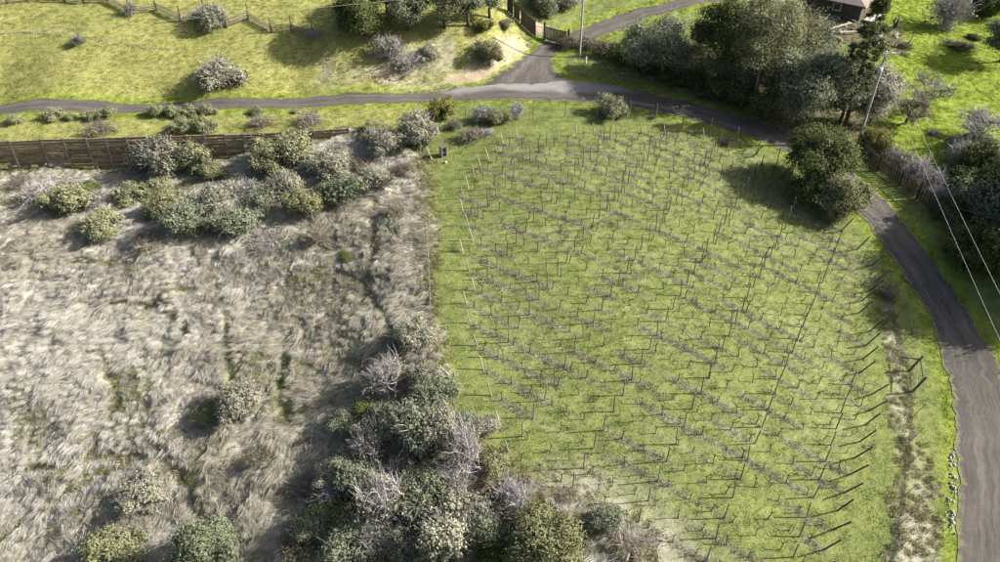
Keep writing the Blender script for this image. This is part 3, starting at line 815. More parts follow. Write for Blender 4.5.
def tub():
    p = gp(826, 6); m = MB()
    m.tube([(0, 0, 0), (0, 0, .05), (0, 0, .8), (0, 0, .9), (0, 0, .92)], [.26, .3, .3, .28, .1], 14)
    tag(m.build('barrel', M['blue'], None, True, p), 'blue plastic barrel standing by the house', 'barrel')
tub()
m = MB(); r_ = random.Random(5)
for k in range(4):
    m.tube([(r_.uniform(-.5, .2), r_.uniform(-.3, .3), .1 + .1 * k), (r_.uniform(-.1, .6), r_.uniform(-.3, .3), .16 + .1 * k)], [.16, .12], 6)
tag(m.build('tarp_scrap', M['blue'], None, loc=gp(327, 521, .25)), 'crumpled blue tarp scrap half hidden among the dark shrubs', 'tarp')

# woodpile, logs and boards in the yard
def log(a, b_, r, label, mat='log', bend=.1, name='log', group=None):
    A = np.array(gp(*a)) + (0, 0, r * .8); B = np.array(gp(*b_)) + (0, 0, r * .8); v = B - A
    m = MB(); m.tube([(0, 0, 0), v * .35 + (0, bend, .04), v * .7 + (0, -bend, .02), v], [r, r * .95, r * .85, r * .7], 9)
    return tag(m.build(name, M[mat], None, True, A), label, 'log', group)
log((795, 23), (841, 43), .42, 'long dark mossy log lying below the woodpile')
for k, (a, b_, l) in enumerate((((822, 28), (846, 14), 'grey board lying highest across the scrap heap by the house'), ((826, 32), (852, 24), 'pale plank lying in the middle of the scrap heap by the house'), ((815, 24), (836, 18), 'short plank at the left end of the scrap heap by the house'),
                                ((838, 35), (858, 34), 'weathered plank at the lower right of the scrap heap by the house'), ((845, 20), (858, 26), 'dark plank nearest the house in the scrap heap'))):
    A, B = np.array(gp(*a)) + (0, 0, .25 + .06 * k), np.array(gp(*b_)) + (0, 0, .2 + .06 * k)
    m = MB(); m.beam((0, 0, 0), B - A, .32, .08); tag(m.build('plank', M['pole' if k % 2 else 'post'], None, loc=A), l, 'plank')
for k in range(26):
    p = gp(808 + rr.uniform(0, 50), 14 + rr.uniform(0, 24), .1)
    s = rr.uniform(.15, .4)
    tag(put('scrap_lump', RM[k % 6], None, p, tuple(rr.uniform(0, 6, 3)), (s * 1.5, s, s * .7)), 'pale lump in the scrap heap between log and house', 'scrap', 'rubble in the scrap heap by the house')
for k in range(14):
    p = gp(876 + rr.uniform(0, 24), 34 + rr.uniform(0, 14), .1)
    s = rr.uniform(.15, .4)
    tag(put('scrap_lump', RM[k % 6], None, p, tuple(rr.uniform(0, 6, 3)), (s * 1.4, s, s * .7)), 'grey lump in the brush pile around the broken stump', 'scrap', 'rubble in the brush pile on the meadow edge')
def stump():
    p = gp(892, 33); root = tag(empty('tree_stump', p), 'broken grey stump with two prongs on the meadow edge', 'stump')
    m = MB(); m.tube([(-1.6, 0, .2), (-.5, 0, .5), (.2, 0, .9), (.5, .1, 2.4)], [.28, .3, .32, .2], 8); m.build('trunk', M['bark'], root, True)
    m = MB(); m.tube([(.1, 0, .9), (-.1, .3, 1.6), (.1, .3, 2.3)], [.2, .16, .08], 7); m.build('prong', M['bark'], root, True)
stump()
m = MB(); m.tube([(0, 0, .1), (.9, 0, .15), (1.6, .1, .6), (1.9, .2, 1.3), (2.0, .3, 2.0)], [.14, .12, .1, .08, .04], 7)
tag(m.build('branch', M['bark'], None, True, gp(897, 47)), 'curved dark branch sticking up from the meadow grass', 'branch')

# ------------------------------------------------------------------ vineyard
def vine_mesh(seed):
    r = random.Random(seed); m = MB()
    lx, ly = r.uniform(-.12, .12), r.uniform(-.08, .08); h = r.uniform(.72, .95)
    top = np.array((lx, ly, h))
    m.tube([(0, 0, -.1), (lx * .2 + r.uniform(-.04, .04), ly * .3, h * .35), (lx * .8, ly, h * .7), top], [.042, .036, .034, .038], 6)
    for s in (-1, 1):
        if r.random() < .25: continue
        L = r.uniform(.25, .5)
        m.tube([top - (0, 0, .06), top + (s * L * .5, r.uniform(-.08, .08), .05), top + (s * L, r.uniform(-.1, .1), r.uniform(.08, .28))], [.035, .028, .014], 5)
    for k in range(2):
        m.tube([top, top + (r.uniform(-.2, .2), r.uniform(-.15, .15), r.uniform(.15, .35))], [.022, .010], 4)
    return m
VM = [vine_mesh(k) for k in range(10)]
VME = [v.mesh('grapevine', M['vine']) for v in VM]
def post_mesh(h, r, mat, seed):
    q = random.Random(seed); m = MB()
    m.tube([(0, 0, -.3), (q.uniform(-.01, .01), q.uniform(-.01, .01), h * .5), (0, 0, h)], [r, r * .95, r * .9], 7)
    return m.mesh('post', mat)
IP = [post_mesh(1.84, .055, M['post'], k) for k in range(3)]
EP = [post_mesh(1.42, .06, M['end_post'], k) for k in range(3)]  # left ends: pale tone partly carries their sunlit look in the timber colour
EPR = [post_mesh(2.05, .07, M['post_dark'], k) for k in range(3)]  # right ends: dark tone partly carries their shaded side in the timber colour
vr = random.Random(21)
ONES = ['', 'first', 'second', 'third', 'fourth', 'fifth', 'sixth', 'seventh', 'eighth', 'ninth', 'tenth', 'eleventh', 'twelfth', 'thirteenth', 'fourteenth', 'fifteenth', 'sixteenth', 'seventeenth', 'eighteenth', 'nineteenth']
def ordinal(n):
    if n < 20: return ONES[n]
    t = {2: ('twentieth', 'twenty'), 3: ('thirtieth', 'thirty'), 4: ('fortieth', 'forty'), 5: ('fiftieth', 'fifty')}[n // 10]
    return t[0] if n % 10 == 0 else t[1] + '-' + ONES[n % 10]
row_ang = math.atan2(COL[1], COL[0]); cu = COL / np.linalg.norm(COL); CL = float(np.linalg.norm(COL))
rows = []; vines = []; strips = []; n_posts = 0
for i in range(-22, 26):
    js = np.arange(-4, 13, .02)
    x, y = lattice(i, js)
    ins = inside(x, y, P_VINE)
    if not ins.any(): continue
    k = np.where(ins)[0]; j0, j1 = js[k[0]], js[k[-1]]
    if (j1 - j0) * CL < 3: continue
    rows.append((i, j0, j1)); rn = ordinal(len(rows))
    for j, s, protos, lean, lab, grp in ((j0, -1, EP, R(13), 'pale leaning post at the left end of the %s vineyard row from the road' % rn, 'left end posts of the vineyard rows'),
                                         (j1, 1, EPR, R(25), 'dark leaning post at the right end of the %s vineyard row from the road' % rn, 'right end posts of the vineyard rows')):
        X, Y = lattice(i, j)
        o = put('end_post', protos[vr.randrange(3)], None, (X, Y, float(zt(X, Y))))
        dirv = cu * s; a = lean * vr.uniform(.8, 1.2)
        ax = np.array((-dirv[1], dirv[0], 0))
        from mathutils import Quaternion
        o.rotation_mode = 'QUATERNION'; o.rotation_quaternion = Quaternion(tuple(ax), a)
        tag(o, lab, 'post', grp)
    pn = 0
    for j in range(math.ceil(j0), math.floor(j1) + 1):
        if (j - j0) * CL < 1.5 or (j1 - j) * CL < 1.5: continue
        X, Y = lattice(i, j); X += vr.uniform(-.06, .06); Y += vr.uniform(-.06, .06)
        h = vr.uniform(.92, 1.06)
        o = put('trellis_post', IP[vr.randrange(3)], None, (X, Y, float(zt(X, Y))), (R(vr.gauss(0, 2.0)), R(vr.gauss(0, 2.0)), vr.uniform(0, 6)), (1, 1, h))
        pn += 1
        tag(o, 'thin upright post, %s from the left inside the %s vineyard row from the upper road' % (ordinal(pn), rn), 'post', 'upright posts inside the vineyard rows'); n_posts += 1
    nv = int((j1 - j0) * CL / 1.70)
    skipped = 0
    for q in range(nv):
        if vr.random() < .07:
            skipped += 1; continue
        j = j0 + (q + .5 + vr.uniform(-.1, .1)) / nv * (j1 - j0)
        if abs(j - round(j)) * CL < .3: j += .08
        X, Y = lattice(i, j); X += vr.uniform(-.05, .05); Y += vr.uniform(-.05, .05)
        vines.append((X, Y, float(zt(X, Y)), row_ang + vr.uniform(-.5, .5) + (math.pi if vr.random() < .5 else 0), vr.uniform(.8, 1.15), vr.randrange(10), ordinal(q + 1 - skipped), rn))
vines.sort(key=lambda v: dist(v[:3]))
for (X, Y, Z, a, s, k, vn, rn) in vines[:300]:
    o = put('grapevine', VME[k], None, (X, Y, Z), (0, 0, a), (s, s, s))
    tag(o, 'bare pruned grapevine, %s from the left in the %s vineyard row from the upper road' % (vn, rn), 'grapevine', 'pruned vines in the vineyard')
rest = MB()
for (X, Y, Z, a, s, k, vn, rn) in vines[300:]:
    b0 = len(rest.v); c_, s_ = math.cos(a) * s, math.sin(a) * s
    for v in VM[k].v: rest.v.append(np.array((X + c_ * v[0] - s_ * v[1], Y + s_ * v[0] + c_ * v[1], Z + s * v[2])))
    for f in VM[k].f: rest.f.append(tuple(b0 + q for q in f))
tag(rest.build('grapevines', M['vine']), 'mass of bare pruned grapevines in the farther vineyard rows', 'grapevines', kind='stuff')
print('posts', n_posts, 'rows', len(rows), 'vines', len(vines))
# ------------------------------------------------------------------ foliage
def leaf_quads(C, Nn, size, r, aspect=.55):
    """one diamond-shaped leaf spray per centre, facing roughly along Nn"""
    n = len(C)
    Nn = Nn + r.normal(0, .55, (n, 3)); Nn /= np.linalg.norm(Nn, axis=1, keepdims=True) + 1e-9
    A = np.cross(Nn, r.normal(0, 1, (n, 3))); A /= np.linalg.norm(A, axis=1, keepdims=True) + 1e-9
    B = np.cross(Nn, A)
    s = (size * r.uniform(.55, 1.35, n))[:, None]
    V = np.stack([C - A * s, C - B * s * aspect + Nn * s * .15, C + A * s, C + B * s * aspect + Nn * s * .15], 1).reshape(-1, 3)
    return V, np.arange(4 * n).reshape(n, 4)
def crown(lobes, ncl, per, cr, leaf, seed, shell=.62, flat=.75):
    """leaf sprays in small clumps through a set of lobes: clumps sit mostly in the outer part of each lobe"""
    r = np.random.default_rng(seed)
    L = np.array(lobes, float); vol = L[:, 3] * L[:, 4] * L[:, 5]; p = vol ** .67; p /= p.sum()
    k = r.choice(len(L), ncl, p=p)
    d = r.normal(0, 1, (ncl, 3)); d[:, 2] = np.where(d[:, 2] < 0, d[:, 2] * .7, d[:, 2]); d /= np.linalg.norm(d, axis=1, keepdims=True)
    rad = shell + (1.04 - shell) * r.uniform(0, 1, ncl) ** .6
    c = L[k, :3] + d * rad[:, None] * L[k, 3:]
    m = r.poisson(per, ncl) + 2
    ci = np.repeat(np.arange(ncl), m); n = len(ci)
    off = r.normal(0, 1, (n, 3)) * cr; off[:, 2] *= flat
    C = c[ci] + off
    nn = d[ci] * .7 + off / cr * .35 + np.array((0, 0, .45))
    C = C[C[:, 2] > .02] if False else C
    C[:, 2] = np.maximum(C[:, 2], .03)
    tone = np.clip(r.normal(.5, .26, ncl) + .25 * (d[:, 2] - .2), 0, 1)[ci]  # clumps facing up get a lighter tone: top light put into leaf colour
    # an added inner core of broad leaves, toned darker, shades the crown's inside
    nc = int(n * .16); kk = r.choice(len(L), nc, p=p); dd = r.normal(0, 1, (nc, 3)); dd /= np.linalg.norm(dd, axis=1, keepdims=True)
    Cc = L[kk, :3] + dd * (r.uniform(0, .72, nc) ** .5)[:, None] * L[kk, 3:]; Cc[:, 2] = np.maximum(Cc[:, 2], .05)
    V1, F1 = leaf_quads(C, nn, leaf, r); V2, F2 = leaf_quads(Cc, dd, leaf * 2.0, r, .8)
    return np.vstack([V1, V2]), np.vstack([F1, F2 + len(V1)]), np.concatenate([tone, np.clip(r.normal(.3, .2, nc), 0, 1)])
def leaf_mesh(name, VFT, mat):
    me = mesh_np(name, VFT[0], VFT[1], mat)
    if len(me.polygons) == len(VFT[2]):
        a = me.attributes.new('tone', 'FLOAT', 'FACE'); a.data.foreach_set('value', VFT[2].astype(np.float32))
    return me
def twigs(origin, n, L, spread, r, w=.012, up=.5, seg=4, curl=.25):
    """thin ribbons growing out from a region: bare shoots"""
    V = []; F = []
    for k in range(n):
        o = origin[k % len(origin)] if isinstance(origin, list) else origin
        p = np.array(o, float) + r.normal(0, .04, 3) * L
        d = r.normal(0, 1, 3) * spread + np.array((0, 0, up)); d /= np.linalg.norm(d)
        ll = L * r.uniform(.55, 1.1) / seg; side = np.cross(d, r.normal(0, 1, 3)); side /= np.linalg.norm(side) + 1e-9
        b0 = len(V)
        for q in range(seg + 1):
            ww = w * (1 - .75 * q / seg); V.append(p - side * ww); V.append(p + side * ww)
            p = p + d * ll; d = d + r.normal(0, curl, 3); d /= np.linalg.norm(d)
        for q in range(seg): F.append((b0 + 2 * q, b0 + 2 * q + 1, b0 + 2 * q + 3, b0 + 2 * q + 2))
    return np.array(V), np.array(F)
def join(parts):
    V = []; F = []; n = 0
    for v, f in parts: V.append(v); F.append(f + n); n += len(v)
    return np.vstack(V), np.vstack(F)
def shrub_lobes(r, n, tall=1.0, flat=.6):
    lobes = [(0, 0, .55 * tall, .62, .62, .5 * tall)]
    for k in range(n + 4):
        a = r.uniform(0, 6.28); q = r.uniform(.3, .82); s = r.uniform(.18, .46) * (1.1 - .3 * q)
        lobes.append((math.cos(a) * q, math.sin(a) * q, r.uniform(.2, 1.05) * tall * (1 - .4 * q), s, s * r.uniform(.8, 1.2), s * r.uniform(.7, 1.15) * tall))
    return lobes
def stem_mesh(seed, tall=1.0, mat='bark_grey'):
    r = random.Random(seed); m = MB()
    for k in range(6):
        a = r.uniform(0, 6.28); q = r.uniform(.25, .6)
        m.tube([(0, 0, -.15), (math.cos(a) * q * .4, math.sin(a) * q * .4, .35 * tall), (math.cos(a) * q, math.sin(a) * q, .8 * tall)], [.05, .035, .015], 5)
    return m.mesh('stem', M[mat])
PROTO = {}
def make_protos():
    for kind, mat, ncl, per, cr, leaf, tall in (('olive', 'olive', 420, 12, .085, .038, 1.0), ('grey', 'grey', 330, 12, .085, .036, 1.0), ('sage', 'sage', 350, 12, .085, .037, 1.05),
                                                ('coyote', 'coyote', 320, 11, .08, .042, 1.0), ('yellow', 'yellow', 260, 11, .09, .045, 1.15), ('dark', 'oak', 440, 12, .085, .038, 1.05)):
        L = []
        for v in range(4):
            r = np.random.default_rng(v * 13 + len(kind) * 101)
            FT = crown(shrub_lobes(r, 7, tall), ncl, per, cr, leaf, 50 + v + len(kind))
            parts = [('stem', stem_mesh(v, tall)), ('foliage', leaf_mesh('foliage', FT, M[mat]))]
            if kind != 'dark':
                tv, tf = twigs([(q[0] * .5, q[1] * .5, q[2] * .6) for q in shrub_lobes(r, 7, tall)], 280 if kind in ('grey', 'sage') else 130, .85, .9, r, .010, .8)
                parts.append(('twigs', mesh_np('twigs', tv, tf, M['twig' if kind in ('grey', 'sage') else 'twig_brown'])))
            L.append(parts)
        PROTO[kind] = L
    for kind, mat, lm in (('twig', 'twig', 'grey'), ('brown', 'twig_brown', 'olive')):
        L = []
        for v in range(3):
            r = np.random.default_rng(900 + v)
            o = [(math.cos(a) * q, math.sin(a) * q, z) for a, q, z in zip(r.uniform(0, 6.28, 40), r.uniform(0, .55, 40), r.uniform(.05, .75, 40))]
            tv, tf = twigs(o, 900, .62, .8, r, .0085, .75, 4, .3)
            FT = crown(shrub_lobes(r, 5), 60, 5, .08, .035, 70 + v)
            L.append([('stem', stem_mesh(20 + v)), ('twigs', mesh_np('twigs', tv, tf, M[mat])), ('foliage', leaf_mesh('foliage', FT, M[lm]))])
        PROTO[kind] = L
make_protos()
sr = random.Random(99)
SHRUB_SPOTS = []
def shrub(cx, yb, w, kind, label, tall=1.0, name='shrub', cat='shrub', deep=1.0, group=None):
    """cx, yb: middle of its foot line and lowest point in the picture, w: picture width"""
    p0 = gp(cx, yb); d = dist(p0)
    r = w / 2 * d / FOC * 1.12
    sp = (CAM_H - p0[2]) / d
    p = gp(cx, yb - .5 * w * sp * .72)
    o = empty(name, (p[0], p[1], p[2] - .04), 0, (r * sr.uniform(.82, 1.18), r * deep * sr.uniform(.82, 1.18), r * tall * sr.uniform(.9, 1.1)))
    o.rotation_euler = (R(sr.gauss(0, 7)), R(sr.gauss(0, 7)), sr.uniform(0, 6.28))
    tag(o, label, cat, group)
    for n, me in PROTO[kind][sr.randrange(len(PROTO[kind]))]: put(n, me, o)
    SHRUB_SPOTS.append((p[0], p[1], r))
    return o

S = shrub
# on the bank
S(80, 46, 15, 'grey', 'tiny grey shrub alone on the upper left bank')
S(222, 90, 46, 'grey', 'big round grey-green shrub alone on the middle of the bank', .95)
S(213, 29, 32, 'grey', 'pale grey shrub growing through the rail fence')
S(132, 16, 14, 'twig', 'small pale twiggy shrub at the rail fence corner', 1.3)
S(313, 42, 26, 'twig', 'low grey shrub at the right end of the rail fence', .7)
S(388, 62, 36, 'twig', 'leafless grey shrub on the bank under the left trees', .9)
S(408, 76, 40, 'twig', 'wide leafless grey shrub lowest on the bank below the trees', .7)
S(428, 60, 24, 'grey', 'small grey shrub on the bank right of the leafless ones', .8)
S(486, 66, 32, 'olive', 'round olive bush on the bare bank by the junction', 1.15)
S(484, 34, 20, 'yellow', 'small yellow-green bush at the foot of the bank trees', .9)
S(506, 28, 14, 'olive', 'small tuft of bush beside the plank fence', .8)
S(540, 14, 34, 'sage', 'dark bush behind the plank fence', 1.1)
S(563, 12, 30, 'grey', 'grey bush behind the driveway gate', 1.0)
S(400, 46, 12, 'brown', 'little brown shrub between the bank tree trunks', .9)
# verge between road and wall
for a in ((15, 125, 16, 'pale green roadside shrub farthest left on the lower verge'), (54, 121, 20, 'pale green roadside shrub second from the left on the lower verge'), (70, 121, 13, 'small pale green roadside shrub third from the left on the lower verge'),
          (92, 120, 17, 'left one of a pair of roadside shrubs above the wall'), (108, 121, 22, 'right one of a pair of roadside shrubs above the wall'), (156, 119, 22, 'leftmost roadside shrub of the long clump above the wall'), (174, 119, 24, 'second roadside shrub in the long clump above the wall'),
          (190, 117, 20, 'third roadside shrub in the long clump above the wall'), (208, 116, 20, 'rightmost roadside shrub of the long clump above the wall'), (184, 134, 26, 'left pale shrub hanging over the wall top'), (206, 136, 34, 'right pale shrub hanging over the wall top'),
          (258, 116, 16, 'small roadside shrub right of the long clump'), (296, 114, 9, 'tiny roadside shrub with short shadow beside the upper road'), (316, 112, 7, 'tiniest roadside shrub beside the upper road')):
    S(a[0], a[1], a[2] * .86, 'coyote', a[3], .8)
S(262, 131, 34, 'brown', 'low dry brush along the wall top, left', .45); S(308, 129, 34, 'brown', 'low dry brush along the wall top, right', .45); S(100, 138, 40, 'brown', 'low dry brush along the wall top, far left', .3)
S(440, 121, 30, 'yellow', 'bright yellow-green bush beside the upper road', 1.05)
S(416, 152, 56, 'grey', 'large grey bush above the wire fence corner', .95)
S(385, 160, 42, 'grey', 'grey bush left of the wire fence corner', .8); S(376, 142, 32, 'olive', 'olive bush between wall end and grey bushes', .6)
S(481, 126, 32, 'twig', 'grey twiggy bush by the tall fence post', 1.0); S(498, 127, 26, 'olive', 'low olive bush between twiggy bushes at the upper fence', .7); S(517, 121, 26, 'twig', 'pale twiggy bush at the upper fence near the junction', 1.0)
S(470, 146, 36, 'brown', 'dead brown brush heap at the vineyard top corner', .55); S(487, 138, 20, 'twig', 'little grey brush heap touching the first vineyard row', .5); S(455, 132, 22, 'brown', 'brown brush behind the wooden crate', .7)
S(612, 121, 32, 'coyote', 'loose yellow-green bush standing on the upper fence line', 1.2); S(652, 121, 13, 'brown', 'small brown weed clump on the upper fence line', .6)
S(728, 148, 18, 'brown', 'brown weed clump at the fence bend by the shaded road', .6)
# the brushy slope under the wall
S(166, 180, 50, 'grey', 'grey bush against the wall, left of the yellow-green one'); S(196, 174, 42, 'coyote', 'yellow-green bush tall against the wall', 1.2); S(212, 184, 26, 'olive', 'small olive bush below the wall beside the yellow-green one')
S(40, 208, 40, 'twig', 'grey twiggy bush at the far left of the slope', .8); S(70, 220, 40, 'coyote', 'round olive bush at the left of the slope', 1.0); S(98, 212, 34, 'twig', 'grey twiggy bush between two olive bushes', .8)
S(104, 236, 38, 'coyote', 'pale olive bush lowest at the left of the slope', .8); S(88, 196, 24, 'dark', 'small dark bush under the wall at the left', .8); S(132, 205, 40, 'coyote', 'flat pale bush in the middle of the left slope', .5)
S(164, 218, 36, 'olive', 'olive bush with a dark shadow side in the left thicket', .9); S(186, 236, 48, 'sage', 'large grey-green bush at the lower left of the thicket', .9); S(216, 216, 46, 'grey', 'large pale grey bush in the middle of the left thicket', .95)
S(238, 240, 50, 'sage', 'broad grey-green bush at the lower edge of the thicket', .85); S(246, 198, 30, 'twig', 'bare grey bush inside the left thicket', .9); S(160, 198, 34, 'coyote', 'light olive bush just under the wall shrubs', .7)
S(268, 176, 46, 'olive', 'rounded olive bush at the upper edge of the right thicket', 1.15); S(296, 166, 44, 'coyote', 'light olive bush in front of the wall end', 1.1); S(288, 204, 46, 'grey', 'blue-grey bush in the heart of the right thicket', 1.05)
S(306, 222, 40, 'olive', 'yellowish bush at the lower edge of the right thicket', 1.0); S(328, 186, 46, 'grey', 'wide grey bush in the right thicket', .9); S(350, 206, 48, 'sage', 'sage-grey bush at the right edge of the thicket', .85)
S(374, 196, 40, 'grey', 'greyish bush nearest the wire fence in the right thicket', .8); S(340, 166, 36, 'grey', 'small grey bush under the wall end', .7); S(272, 214, 36, 'sage', 'dark grey bush between the two thickets', .9); S(362, 172, 30, 'brown', 'brown brush at the upper right of the thicket', .6)
S(405, 178, 34, 'brown', 'brown brush beside the top of the wire fence', .6); S(318, 246, 40, 'brown', 'low brown brush below the right thicket', .45); S(268, 252, 44, 'twig', 'low grey brush below the gap of the thickets', .4); S(150, 252, 40, 'brown', 'low brown brush below the left thicket', .4)
S(20, 190, 36, 'brown', 'low brown brush at the far left under the wall', .4); S(395, 222, 36, 'brown', 'low brown brush in the dry grass near the fence', .4)
S(347, 262, 18, 'dark', 'single dark tuft in the dry grass', .4)
# single shrubs in the dry grass
S(238, 424, 48, 'grey', 'round blue-grey shrub alone in the dry grass', 1.05); S(205, 424, 28, 'olive', 'flat olive shrub beside the blue-grey one', .45)
S(146, 512, 48, 'grey', 'yellowish shrub at the lower left', .8); S(120, 566, 60, 'olive', 'olive scrub on the lower frame edge, left', .5); S(262, 470, 40, 'brown', 'flat brown scrub in the dry grass, lower middle', .3)
# the thicket beside the vineyard
S(412, 352, 44, 'grey', 'grey bush topmost of the lower thicket by the fence', 1.0)
S(388, 402, 56, 'twig', 'lavender-grey bare bush at the upper left of the lower thicket', 1.15); S(424, 392, 36, 'grey', 'grey bush between bare bush and wire fence', 1.0); S(434, 416, 46, 'sage', 'olive bush at the foot of the wire fence', 1.0)
S(366, 426, 36, 'dark', 'dark bush left of the lavender bare bush', .6); S(380, 452, 52, 'grey', 'olive bush in the upper middle of the lower thicket', 1.0); S(412, 458, 58, 'sage', 'sage-coloured bush in the middle of the lower thicket', 1.15)
S(440, 452, 48, 'grey', 'olive bush left of the tall bare one', 1.2); S(466, 486, 54, 'twig', 'tall lavender bare bush at the vineyard edge', 1.9); S(484, 440, 34, 'grey', 'small grey bush touching the left end posts', .9); S(492, 478, 34, 'olive', 'yellowish bush right of the tall bare bush', .9)
S(334, 488, 36, 'grey', 'grey bush farthest left in the lower thicket', 1.0); S(352, 470, 34, 'sage', 'small sage bush at the left of the lower thicket', .8); S(362, 500, 54, 'sage', 'dark bush in the shade at the left of the lower thicket', .8)
S(384, 540, 66, 'twig', 'large grey twiggy bush low in the lower thicket', 1.5); S(410, 502, 42, 'sage', 'sage bush between the two big bare bushes', 1.0); S(436, 512, 52, 'sage', 'dark bush in the hollow of the lower thicket', .9)
S(446, 562, 60, 'grey', 'big grey-leaved bush on the lower frame edge', 1.5); S(424, 582, 40, 'coyote', 'yellow-green bush on the lower frame edge', 1.2); S(478, 530, 44, 'grey', 'grey-leaved bush right of the hollow', 1.0); S(512, 516, 54, 'twig', 'purple-grey bare bush at the lower vineyard corner', 1.1)
S(500, 572, 46, 'dark', 'dark bush beside the green tree on the lower frame edge', 1.0); S(350, 570, 62, 'sage', 'dark olive bush on the lower frame edge, left of the thicket', .8); S(318, 548, 50, 'sage', 'flat olive bush at the lower left of the thicket', .5); S(335, 526, 48, 'dark', 'dark bush around the blue scrap', .5)
S(604, 540, 40, 'sage', 'round green bush below the vineyard rows', 1.05); S(566, 506, 36, 'brown', 'brown brush at the lowest left vineyard posts', .4); S(632, 562, 56, 'brown', 'wide brown brush at the lower vineyard corner', .35); S(520, 492, 26, 'brown', 'brown weeds by the last left end post', .6); S(536, 560, 30, 'olive', 'olive bush under the green tree', .8)
S(456, 540, 34, 'twig', 'bare bush in front of the big grey-leaved bush', 1.2); S(398, 478, 30, 'twig', 'small bare bush amid the lower thicket', 1.0); S(300, 500, 40, 'brown', 'flat brown scrub left of the thicket', .35)
for a in ((368, 470, 44, 'twig', 'bare bush among the sage bushes left in the lower thicket', 1.1), (424, 436, 44, 'twig', 'bare bush under the wire fence in the lower thicket', 1.0), (452, 506, 44, 'twig', 'bare bush left below the tall lavender one', 1.3), (404, 560, 46, 'grey', 'grey bush between the two big bushes on the lower frame edge', 1.2),
          (372, 560, 44, 'twig', 'bare grey bush on the lower frame edge left of the thicket middle', 1.2), (488, 556, 46, 'sage', 'sage bush beside the green tree in the lower thicket', 1.1), (350, 438, 40, 'sage', 'low sage bush at the upper left of the lower thicket', .7), (330, 508, 40, 'twig', 'bare bush just above the blue scrap', .8),
          (420, 524, 50, 'sage', 'sage bush in the lower middle of the thicket', 1.1), (392, 436, 40, 'sage', 'sage bush below the lavender bare bush', .9), (466, 440, 36, 'sage', 'sage bush above the tall lavender one', .9), (300, 566, 50, 'brown', 'flat brown scrub on the lower frame edge', .5)): S(*a[:4], a[4], a[5])
# right-hand side
S(872, 158, 30, 'yellow', 'bright green-yellow bush at the head of the slatted fence', 1.2)
for k, (x, y, w) in enumerate(((884, 164, 30), (898, 172, 32), (912, 182, 34), (926, 194, 34), (938, 208, 30))):
    S(x, y, w, 'twig', ('first', 'second', 'third', 'fourth', 'fifth')[k] + ' bare grey bush from the pole behind the slatted fence', 1.0)
S(958, 168, 36, 'twig', 'bare grey bush at the lower meadow edge', .9); S(975, 160, 40, 'sage', 'sage bush above the dark bushes at the right frame edge', .9)
S(984, 186, 54, 'dark', 'dark round bush upper right of the power lines', 1.1); S(960, 196, 40, 'dark', 'dark bush left of the round one', .8); S(986, 232, 66, 'sage', 'large silvery-green bush under the power lines', 1.0); S(950, 220, 34, 'dark', 'dark bush at the end of the slatted fence', .8)
S(1000, 282, 70, 'dark', 'large dark bush by the right frame edge above the road', 1.0); S(966, 256, 44, 'dark', 'dark bush between silvery bush and road', .8)
S(905, 50, 20, 'brown', 'brown weeds around the broken stump', .4); S(905, 56, 9, 'olive', 'little weed tuft on the meadow below the stump', .4)
S(887, 300, 26, 'brown', 'dark dry weed clump at the head of the right wire fence', .5)
S(934, 136, 14, 'twig', 'pale weed heap on the meadow by the bare trees', .5)
# hedge by the utility pole and under the wood
for k, (x, y, w, kd) in enumerate(((567, 52, 26, 'brown'), (586, 53, 28, 'brown'), (602, 60, 32, 'brown'), (622, 66, 34, 'dark'), (644, 74, 36, 'dark'), (668, 82, 36, 'dark'), (692, 92, 38, 'dark'), (716, 101, 38, 'dark'), (742, 112, 40, 'dark'))):
    S(x, y, w, kd, ('first brown hedge bush from the gate', 'brown hedge bush right behind the junction pole', 'last brown hedge bush, right of the junction pole', 'first dark hedge bush under the leaning tree', 'second dark hedge bush under the leaning tree', 'dark hedge bush between leaning tree and wood', 'dark hedge bush at the left foot of the wood', 'dark hedge bush at the middle foot of the wood', 'dark hedge bush at the right foot of the wood')[k], .8)

